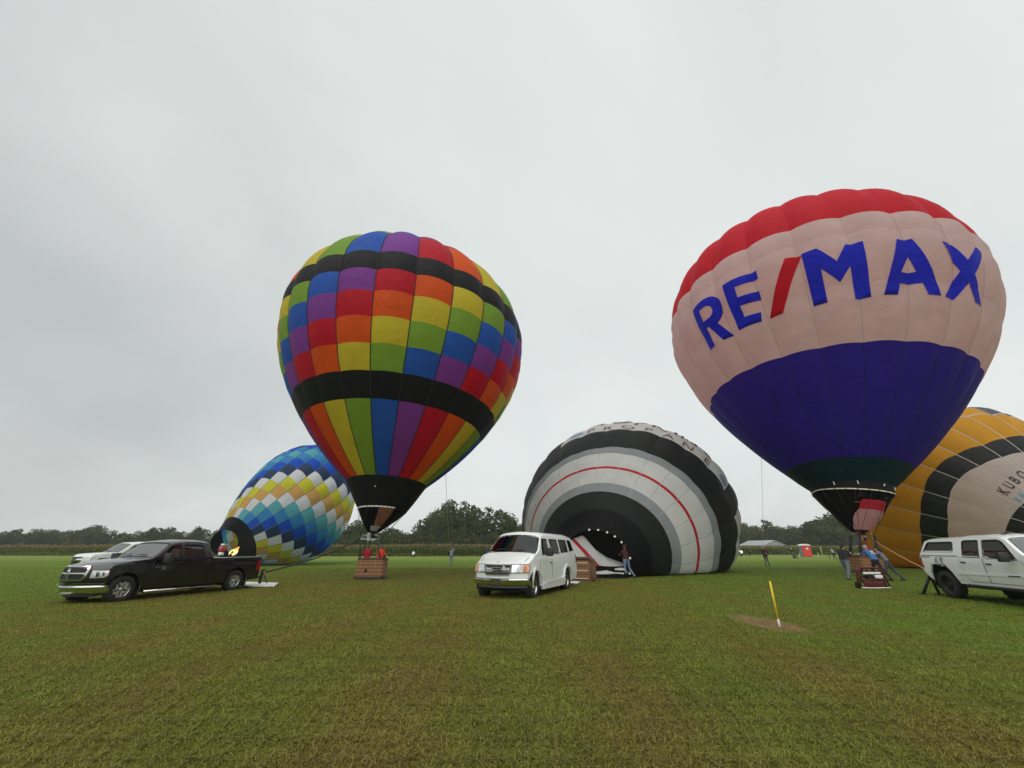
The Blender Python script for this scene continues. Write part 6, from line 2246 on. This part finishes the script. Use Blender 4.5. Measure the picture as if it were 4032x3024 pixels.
# ------------------------------------------------------------------ gear and small things
def inflator_fan():
    g = px_ground(3450, 2319)
    t = thing('inflation_fan', 'red framed inflation fan with engine and white bar in front of the lettered balloon crew', 'fan', (g.x, g.y, 0), -0.06)
    RED = mat('frame_red', (0.10, 0.008, 0.011), 0.5)
    bm = bmesh.new()
    w, h, d = 0.46, 0.80, 0.15
    for y in (0, d):
        add_tube(bm, [(-w - 0.12, y, 0.05), (-w, y, h - 0.10), (-w + 0.10, y, h), (w - 0.10, y, h), (w, y, h - 0.10), (w + 0.12, y, 0.05)], 0.030, 8)
    for x in (-w, w):
        for z in (0.06, 0.42, h - 0.12): add_tube(bm, [(x, 0, z), (x, d, z)], 0.022, 6)
    add_tube(bm, [(-w, 0, 0.34), (w, 0, 0.34)], 0.028, 8)
    obj('frame', bm, RED, t)
    bm = bmesh.new()
    add_box(bm, (0, -0.03, h - 0.20), (0.70, 0.03, 0.075), bev=0.008)
    obj('top_bar', bm, WHITE, t)
    bm = bmesh.new()
    add_tube(bm, [(-w - 0.12, -0.02, 0.05), (-0.2, -0.04, 0.035), (0.3, -0.02, 0.045), (w + 0.12, -0.02, 0.05)], 0.022, 6)
    obj('skid_rail', bm, WHITE, t)
    bm = bmesh.new()
    rings = [(0.36 * math.cos(a), 0.20, 0.44 + 0.36 * math.sin(a)) for a in np.linspace(0, 2 * PI, 25)]
    add_tube(bm, rings, 0.035, 6, cap=False)
    for k in range(1, 4): add_tube(bm, [(0.09 * k * math.cos(a), 0.17, 0.44 + 0.09 * k * math.sin(a)) for a in np.linspace(0, 2 * PI, 21)], 0.006, 4, cap=False)
    obj('fan_guard', bm, BLACKMETAL, t)
    for k in range(4):
        bm = bmesh.new()
        R = Matrix.Rotation(k * PI / 2, 3, 'Y')
        add_box(bm, R @ Vector((0.18, 0.20, 0)) + Vector((0, 0, 0.44)), (0.30, 0.02, 0.09), rot=R @ Matrix.Rotation(0.4, 3, 'X'))
        obj('blade', bm, HIDE, t)
    bm = bmesh.new()
    add_box(bm, (-0.02, 0.10, 0.42), (0.34, 0.22, 0.20), bev=0.03)
    lathe(bm, [(0.0, -0.02), (0.12, -0.02), (0.12, 0.05), (0.0, 0.05)], 16, axis='Y', c=(-0.05, 0.0, 0.42))
    obj('engine', bm, BLACKMETAL, t, smooth=40)
    bm = bmesh.new()
    add_box(bm, (0.24, 0.04, 0.46), (0.30, 0.2, 0.13), bev=0.03)
    obj('fuel_tank', bm, WHITE, t, smooth=40)
    bm = bmesh.new()
    add_box(bm, (0.0, 0.02, 0.18), (0.80, 0.06, 0.24), bev=0.02)
    obj('engine_plate', bm, mat('plate_red', (0.10, 0.008, 0.012), 0.45), t, smooth=40)
    for x in (-w - 0.05, w + 0.05):
        bm = bmesh.new()
        lathe(bm, [(0.0, -0.04), (0.13, -0.04), (0.13, 0.04), (0.0, 0.04)], 18, axis='X', c=(x, d + 0.1, 0.13))
        obj('wheel', bm, RUBBER, t)


inflator_fan()


def marker_pole():
    g = px_ground(3070, 2467)
    t = thing('marker_pole', 'yellow marker pole with white foot standing in a worn brown patch', 'pole', (g.x, g.y, 0))
    top = px_at(3031, 2288, g.y)
    d = Vector((top.x - g.x, 0, top.z))
    bm = bmesh.new()
    add_tube(bm, [Vector((0, 0, -0.05)), d * 0.16], 0.020, 10)
    obj('white_foot', bm, mat('pole_white', (0.72, 0.72, 0.70), 0.6, var=0.2, bump=0.2), t)
    bm = bmesh.new()
    add_tube(bm, [d * 0.16, d], 0.020, 10)
    obj('pole', bm, mat('pole_yellow', (0.80, 0.54, 0.03), 0.5, var=0.12), t)


marker_pole()


def toilet_cabin():
    g = px_ground(3184, 2194)
    t = thing('toilet_cabin', 'red portable toilet cabin with white roof on the far grass', 'portable toilet', (g.x, g.y, 0), -0.12)
    t.scale = (1.08, 1.08, 1.12)
    R_ = mat('cabin_red', (0.62, 0.045, 0.022), 0.5)
    GR = mat('cabin_grey', (0.20, 0.20, 0.21), 0.5)
    bm = bmesh.new()
    add_box(bm, (0, 0.6, 0.10), (1.7, 1.25, 0.2)); add_box(bm, (0, 0.6, 1.15), (1.66, 1.18, 2.0))
    obj('wall', bm, GR, t)
    bm = bmesh.new()
    add_box(bm, (0.0, -0.02, 1.12), (1.64, 0.06, 1.98), bev=0.02)
    obj('front_wall', bm, R_, t)
    bm = bmesh.new()
    add_box(bm, (0.12, -0.06, 1.10), (1.05, 0.04, 1.8), bev=0.02)
    obj('door', bm, mat('cabin_red_door', (0.66, 0.05, 0.026), 0.5), t)
    bm = bmesh.new()
    add_box(bm, (0.12, -0.085, 1.58), (0.42, 0.02, 0.32))
    obj('sign', bm, WHITE, t)
    bm = bmesh.new()
    add_box(bm, (0.55, -0.09, 1.05), (0.06, 0.04, 0.16), bev=0.01)
    obj('door_handle', bm, PLASTIC, t)
    bm = bmesh.new()
    pts = [(-0.95, 2.12), (-0.9, 2.2), (-0.5, 2.36), (0, 2.42), (0.5, 2.36), (0.9, 2.2), (0.95, 2.12)]
    a = [bm.verts.new((x, -0.15, z)) for x, z in pts]
    b = [bm.verts.new((x, 1.35, z)) for x, z in pts]
    bm.faces.new(a); bm.faces.new(b[::-1])
    for i in range(len(pts)): bm.faces.new((a[i], b[i], b[(i + 1) % len(pts)], a[(i + 1) % len(pts)]))
    bmesh.ops.recalc_face_normals(bm, faces=bm.faces)
    obj('roof', bm, WHITE, t)


toilet_cabin()


def shed():
    c = px_at(3003, 2160, 160)
    t = thing('shed', 'low grey metal shed with pale gable roof beyond the maize', 'shed', (c.x, 160, 0), -1.25)
    L_, W_, E_, R_ = 11.0, 10.0, 3.1, 4.7
    wallm = mat('shed_wall', (0.33, 0.35, 0.35), 0.6)
    roofm = mat('shed_roof', (0.62, 0.64, 0.65), 0.45)
    bm = bmesh.new()
    a = [bm.verts.new((x, y, z)) for x in (-L_ / 2, L_ / 2) for y, z in ((-W_ / 2, 0), (-W_ / 2, E_), (0, R_), (W_ / 2, E_), (W_ / 2, 0))]
    bm.faces.new(a[:5]); bm.faces.new(a[5:][::-1])
    for i in (0, 3): bm.faces.new((a[i], a[i + 1], a[i + 6], a[i + 5]))
    bmesh.ops.recalc_face_normals(bm, faces=bm.faces)
    obj('wall', bm, wallm, t)
    for s in (-1, 1):
        n = 14
        for k in range(n):
            x = -L_ / 2 - 0.3 + (L_ + 0.6) * (k + 0.5) / n
            bm = bmesh.new()
            w = (L_ + 0.6) / n - 0.02
            v = [bm.verts.new(p) for p in ((x - w / 2, s * (W_ / 2 + 0.35), E_ - 0.08), (x + w / 2, s * (W_ / 2 + 0.35), E_ - 0.08), (x + w / 2, 0, R_ + 0.06), (x - w / 2, 0, R_ + 0.06))]
            f = bm.faces.new(v)
            bmesh.ops.solidify(bm, geom=[f], thickness=0.06)
            obj('roof_sheet', bm, roofm, t)
    for y, w, h in ((-1.6, 2.6, 2.4), (2.2, 1.0, 2.1)):
        bm = bmesh.new()
        add_box(bm, (L_ / 2 + 0.02, y, h / 2), (0.06, w, h))
        obj('door', bm, mat('shed_door', (0.42, 0.45, 0.48), 0.5), t)
    for y in (-2.0, 0.2, 1.9):
        bm = bmesh.new()
        add_box(bm, (L_ / 2 + 0.02, y, 3.1), (0.05, 1.2, 0.5))
        obj('window', bm, mat('shed_window', (0.25, 0.32, 0.38), 0.2), t)
    c = px_at(3125, 2160, 165)
    t = thing('hoop_house', 'small white rounded roof showing over the maize right of the shed', 'greenhouse', (c.x, 165, 0), 0.3)
    bm = bmesh.new()
    for x in np.linspace(-2.4, 2.4, 9):
        pass
    rings = []
    for y in np.linspace(-2, 2, 6):
        rings.append([bm.verts.new((2.0 * math.cos(a), y, 1.6 + 1.2 * math.sin(a))) for a in np.linspace(0, PI, 13)])
    for r0, r1 in zip(rings, rings[1:]):
        for i in range(12): bm.faces.new((r0[i], r0[i + 1], r1[i + 1], r1[i]))
    bm.faces.new(rings[0]); bm.faces.new(rings[-1][::-1])
    obj('cover', bm, mat('greenhouse_film', (0.70, 0.72, 0.72), 0.4), t, smooth=50)
    for y in (-2.01, 2.01):
        bm = bmesh.new()
        add_tube(bm, [(2.0 * math.cos(a), y, 1.6 + 1.2 * math.sin(a)) for a in np.linspace(0, PI, 13)], 0.05, 5)
        obj('hoop', bm, STEEL, t)
    bm = bmesh.new()
    add_box(bm, (0, 0, 0.8), (3.9, 3.9, 1.6))
    obj('wall', bm, mat('greenhouse_wall', (0.45, 0.47, 0.47), 0.5), t)


shed()


def crown_lines():
    """thin ropes hanging from the tops of the two standing balloons to the ground beyond"""
    m = mat('crown_line_grey', (0.5, 0.5, 0.5), 0.8)
    for a, b, lab in ((px_at(2994, 1690, 38), px_ground(3003, 2200), 'thin grey crown line dropping from the lettered balloon to the far grass'),
                      (px_at(1754, 1850, 32), px_ground(1774, 2200), 'thin grey crown line dropping from the rainbow balloon to the far grass')):
        bm = bmesh.new()
        n = 14
        add_tube(bm, [a.lerp(b, k / n) - Vector((0, 0, 0.5 * 4 * (k / n) * (1 - k / n))) for k in range(n + 1)], 0.016, 5)
        prop(obj('crown_line', bm, m), lab, 'rope')


crown_lines()


def stakes():
    m = mat('stake_pale', (0.62, 0.64, 0.34), 0.6)
    for (px, py, h, lab) in ((3240, 2190, 2.1, 'tall pale yellow stake right of the red toilet cabin'), (3224, 2195, 0.9, 'short pale stake nearest to the red toilet cabin'), (3352, 2190, 1.9, 'pale stake just left of the black post of the lettered balloon'),
                             (3150, 2192, 0.8, 'short pale stake left of the red toilet cabin')):
        g = px_ground(px, py)
        t = thing('fence_stake', lab, 'stake', (g.x, g.y, 0), 0, 'pale stakes of the rope line by the toilet cabin')
        bm = bmesh.new()
        add_tube(bm, [(0, 0, -0.1), (0, 0, h)], [0.06, 0.05], 6)
        obj('post', bm, m, t)
        bm = bmesh.new()
        add_ell(bm, (0, 0, h), (0.07, 0.07, 0.05), 8, 5)
        obj('cap', bm, WHITE, t)


stakes()


def strap(name, label, a, b, sag, r, m, cat='strap', n=18):
    a, b = Vector(a), Vector(b)
    pts = []
    for k in range(n + 1):
        t = k / n
        p = a.lerp(b, t)
        p.z -= sag * 4 * t * (1 - t)
        p.x += 0.02 * math.sin(k * 1.7)
        pts.append(p)
    bm = bmesh.new()
    add_tube(bm, pts, r, 7)
    return prop(obj(name, bm, m), label, cat)


strap('tether_strap', 'black tether strap running from the black pickup hitch up to the rainbow balloon burner', (-10.86, 19.30, 0.60), (-8.76, 24.5, 2.04), 0.16, 0.034, ROPE_D)
strap('tether_rope', 'orange tan rope tied from the lettered balloon burner to the white pickup', (22.55, 26.5, 2.02), px_at(3648, 2243, 16.4), 0.06, 0.020, mat('rope_tan', (0.62, 0.33, 0.14), 0.8), 'rope')


def boards():
    for (pts, lab) in (([(930, 2303), (965, 2297), (1096, 2301), (1080, 2313), (975, 2314)], 'white board lying on the grass behind the black pickup'),
                       ([(2232, 2299), (2258, 2294), (2284, 2296), (2268, 2304)], 'white board lying on the grass behind the van')):
        P = [px_ground(*q) for q in pts]
        c = sum(P, Vector()) / len(P)
        bm = bmesh.new()
        lo = [bm.verts.new((p.x - c.x, p.y - c.y, 0.03)) for p in P]
        hi = [bm.verts.new((p.x - c.x, p.y - c.y, 0.075)) for p in P]
        n = len(P)
        bm.faces.new(lo); bm.faces.new(hi)
        for i in range(n): bm.faces.new((lo[i], lo[(i + 1) % n], hi[(i + 1) % n], hi[i]))
        bmesh.ops.recalc_face_normals(bm, faces=bm.faces)
        o = obj('ground_board', bm, mat('board_white', (0.74, 0.74, 0.72), 0.6, var=0.15))
        o.location = (c.x, c.y, 0)
        prop(o, lab, 'board')


boards()


def tipped_basket():
    """basket of the striped balloon lying on its side behind the van"""
    g = px_ground(2300, 2291)
    t = thing('balloon_basket', 'wicker balloon basket tipped on its side behind the van, pale runners across its base', 'basket', (g.x, g.y + 0.35, -0.03), -0.42)
    w, h, d = 1.05, 1.12, 0.95
    bm = bmesh.new()
    add_box(bm, (0, d / 2, h / 2 + 0.02), (w - 0.06, d, h - 0.06), bev=0.08)
    obj('wicker_side', bm, WICK, t, smooth=40)
    bm = bmesh.new()
    ring = []
    r = 0.16
    for cx, cz, a0 in ((w / 2 - r, h - r, 0), (-w / 2 + r, h - r, 90), (-w / 2 + r, r + 0.02, 180), (w / 2 - r, r + 0.02, 270)):
        for k in range(6):
            a = math.radians(a0 + 18 * k)
            ring.append((cx + r * math.cos(a), 0, cz + r * math.sin(a)))
    add_tube(bm, ring + ring[:1], 0.085, 10)
    obj('hide_edge', bm, mat('hide_brown', (0.085, 0.038, 0.024), 0.6, bump=0.3), t)
    for z in (0.16, 0.53, 0.90):
        bm = bmesh.new()
        add_box(bm, (-0.06, -0.03, z), (w - 0.30, 0.05, 0.045))
        obj('runner', bm, mat('runner_pale', (0.55, 0.50, 0.42), 0.7), t)
    for k in range(4):
        bm = bmesh.new()
        add_box(bm, (-0.06, -0.012, 0.16 + 0.185 * k + 0.09), (w - 0.32, 0.03, 0.16), bev=0.012)
        obj('wicker_band', bm, WICK, t)
    for k in range(5):
        y = 0.12 + 0.17 * k
        bm = bmesh.new()
        add_box(bm, (w / 2 - 0.02, y, h / 2 + 0.02), (0.05, 0.145, h - 0.24), bev=0.02)
        obj('wicker_band', bm, WICK, t)


tipped_basket()


def mouth_cloth():
    """slack cloth of the striped balloon's mouth: a raised pale flap with the red ring, and folds on the grass"""
    W = MATS['nylon_off_white']
    R = MATS['nylon_stripe_red']
    K = MATS['nylon_mouth_black']
    b = [o for o in col.objects if o.name.startswith('hot_air_balloon') and 'striped' in o.get('label', '')][0]

    def sheet(top, bot, m, name, Yt, Yb, nu=22, nv=10, rip=0.05, thick=0):
        tx = [p[0] for p in top]; bx = [p[0] for p in bot]
        V = []
        for j in range(nv + 1):
            for i in range(nu + 1):
                s = i / nu
                a = (np.interp(s, np.linspace(0, 1, len(top)), tx), np.interp(s, np.linspace(0, 1, len(top)), [p[1] for p in top]))
                c = (np.interp(s, np.linspace(0, 1, len(bot)), bx), np.interp(s, np.linspace(0, 1, len(bot)), [p[1] for p in bot]))
                t = j / nv
                q = (a[0] + (c[0] - a[0]) * t, a[1] + (c[1] - a[1]) * t)
                Y = Yt + (Yb - Yt) * t + rip * math.sin(i * 1.1 + j * 0.7) + rip * 0.6 * math.sin(i * 2.3 - j)
                p = px_at(2000 + q[0] / 2.212, 1600 + q[1] / 2.212, Y)
                p.z = max(p.z, 0.03)
                V.append(p)
        F = [(j * (nu + 1) + i, j * (nu + 1) + i + 1, (j + 1) * (nu + 1) + i + 1, (j + 1) * (nu + 1) + i) for j in range(nv) for i in range(nu)]
        return mesh_from(name, V, F, m, b, smooth=180)
    # flap left of the stripe, the stripe, the flap right of it
    sheet([(470, 1190), (500, 1172), (553, 1162)], [(470, 1395), (640, 1395), (765, 1392)], W, 'mouth_flap', 26.5, 25.75, nu=8)
    sheet([(553, 1162), (578, 1150)], [(765, 1392), (800, 1388)], R, 'mouth_flap', 26.5, 25.74, nu=3)
    sheet([(578, 1150), (655, 1123), (760, 1245), (850, 1310), (1005, 1366)], [(800, 1388), (850, 1392), (900, 1394), (950, 1394), (1010, 1390)], W, 'mouth_flap', 26.5, 25.72)
    # folds heaped on the grass
    sheet([(520, 1393), (700, 1396), (900, 1398), (1010, 1396)], [(520, 1500), (700, 1500), (900, 1499), (1050, 1497)], K, 'mouth_cloth', 25.8, 24.9, rip=0.10)
    sheet([(520, 1436), (640, 1437), (760, 1440), (860, 1428), (930, 1446), (1010, 1448)], [(520, 1455), (700, 1460), (860, 1462), (940, 1456), (1010, 1462)], W, 'mouth_cloth', 25.2, 25.0, nv=4, rip=0.03)
    sheet([(930, 1412), (980, 1405), (1020, 1410)], [(930, 1425), (980, 1428), (1020, 1428)], W, 'mouth_cloth', 25.5, 25.3, nu=6, nv=3, rip=0.02)


mouth_cloth()


def flame_and_burner():
    fl = bpy.data.materials.new('burner_flame')
    fl.use_nodes = True
    t = fl.node_tree
    t.nodes.remove(t.nodes['Principled BSDF'])
    em = nd(t, 'ShaderNodeEmission', i_Strength=1.6)
    tc = nd(t, 'ShaderNodeTexCoord')
    nz = nd(t, 'ShaderNodeTexNoise', i_Scale=2.2, i_Detail=4.0)
    t.links.new(tc.outputs['Object'], nz.inputs['Vector'])
    r = ramp(t, [(0.35, (0.95, 0.28, 0.03)), (0.5, (1.0, 0.62, 0.16)), (0.65, (1.0, 0.90, 0.50))])
    t.links.new(nz.outputs['Fac'], r.inputs[0]); t.links.new(r.outputs[0], em.inputs['Color'])
    t.links.new(em.outputs[0], t.nodes['Material Output'].inputs['Surface'])
    a, c = px_at(903, 2189, 40.2), px_at(940, 2156, 42.0)
    bm = bmesh.new()
    pts, rad = [], []
    for k in range(13):
        s = k / 12
        p = a.lerp(c, s)
        p += Vector((0.02 * math.sin(k * 1.1), 0, 0.05 * math.sin(k * 0.6)))
        pts.append(p)
        rad.append(0.05 + 0.27 * math.sin(PI * min(1, s * 1.05 + 0.02)) ** 0.8 * (1 - 0.35 * s))
    add_tube(bm, pts, rad, 12)
    o = obj('burner_flame', bm, fl)
    prop(o, 'yellow burner flame shooting into the dark mouth of the diamond checked balloon', 'flame')
    g = px_at(868, 2190, 37.5)
    t = thing('burner_tank', 'red and silver upright burner tank beside the dark balloon mouth, over the pickup bed', 'gas tank', (g.x, 37.5, 0))
    bm = bmesh.new()
    lathe(bm, [(0, 0.0), (0.07, 0.0), (0.07, 1.05), (0.0, 1.05)], 12)
    add_box(bm, (0, 0, 0.03), (0.5, 0.4, 0.06))
    obj('stand', bm, BLACKMETAL, t)
    bm = bmesh.new()
    lathe(bm, [(0, 1.32), (0.24, 1.34), (0.27, 1.42), (0.27, 1.72), (0.22, 1.80), (0.0, 1.82)], 18)
    obj('tank', bm, mat('tank_red', (0.40, 0.02, 0.03), 0.35, coat=0.5), t)
    bm = bmesh.new()
    lathe(bm, [(0.0, 2.02), (0.16, 2.0), (0.21, 1.92), (0.22, 1.80), (0.0, 1.79)], 18)
    obj('silver_cap', bm, STEEL, t)
    bm = bmesh.new()
    lathe(bm, [(0, 1.05), (0.20, 1.06), (0.22, 1.12), (0.22, 1.30), (0, 1.33)], 16)
    obj('white_collar', bm, WHITE, t)
    bm = bmesh.new()
    add_tube(bm, [(0.2, 0, 1.25), (0.40, 0, 1.45), (0.42, 0, 1.65), (0.30, 0, 1.85), (0.15, 0, 1.90)], 0.025, 6)
    obj('handle', bm, BLACKMETAL, t)
    g = px_ground(3072, 2187)
    t = thing('gear_case', 'small black gear case with pale base on the far grass', 'case', (g.x, g.y, 0), 0.2)
    bm = bmesh.new()
    add_box(bm, (0, 0, 0.62), (1.0, 0.6, 0.65), bev=0.04)
    obj('case', bm, BLACKMETAL, t)
    bm = bmesh.new()
    add_box(bm, (-0.35, 0, 0.15), (0.9, 0.5, 0.28), bev=0.03)
    obj('base', bm, MIDG, t)


flame_and_burner()

# ------------------------------------------------------------------ damp air over the field
def haze():
    bm = bmesh.new()
    add_box(bm, (0, 450, 14.5), (2400, 1500, 31))
    m = bpy.data.materials.new('haze_air')
    m.use_nodes = True
    t = m.node_tree
    t.nodes.clear()
    out = nd(t, 'ShaderNodeOutputMaterial')
    v = nd(t, 'ShaderNodeVolumePrincipled', i_Density=0.00035)
    v.inputs['Color'].default_value = (0.86, 0.88, 0.88, 1)
    t.links.new(v.outputs[0], out.inputs['Volume'])
    prop(obj('haze', bm, m), 'thin damp haze over the field', kind='stuff')


haze()
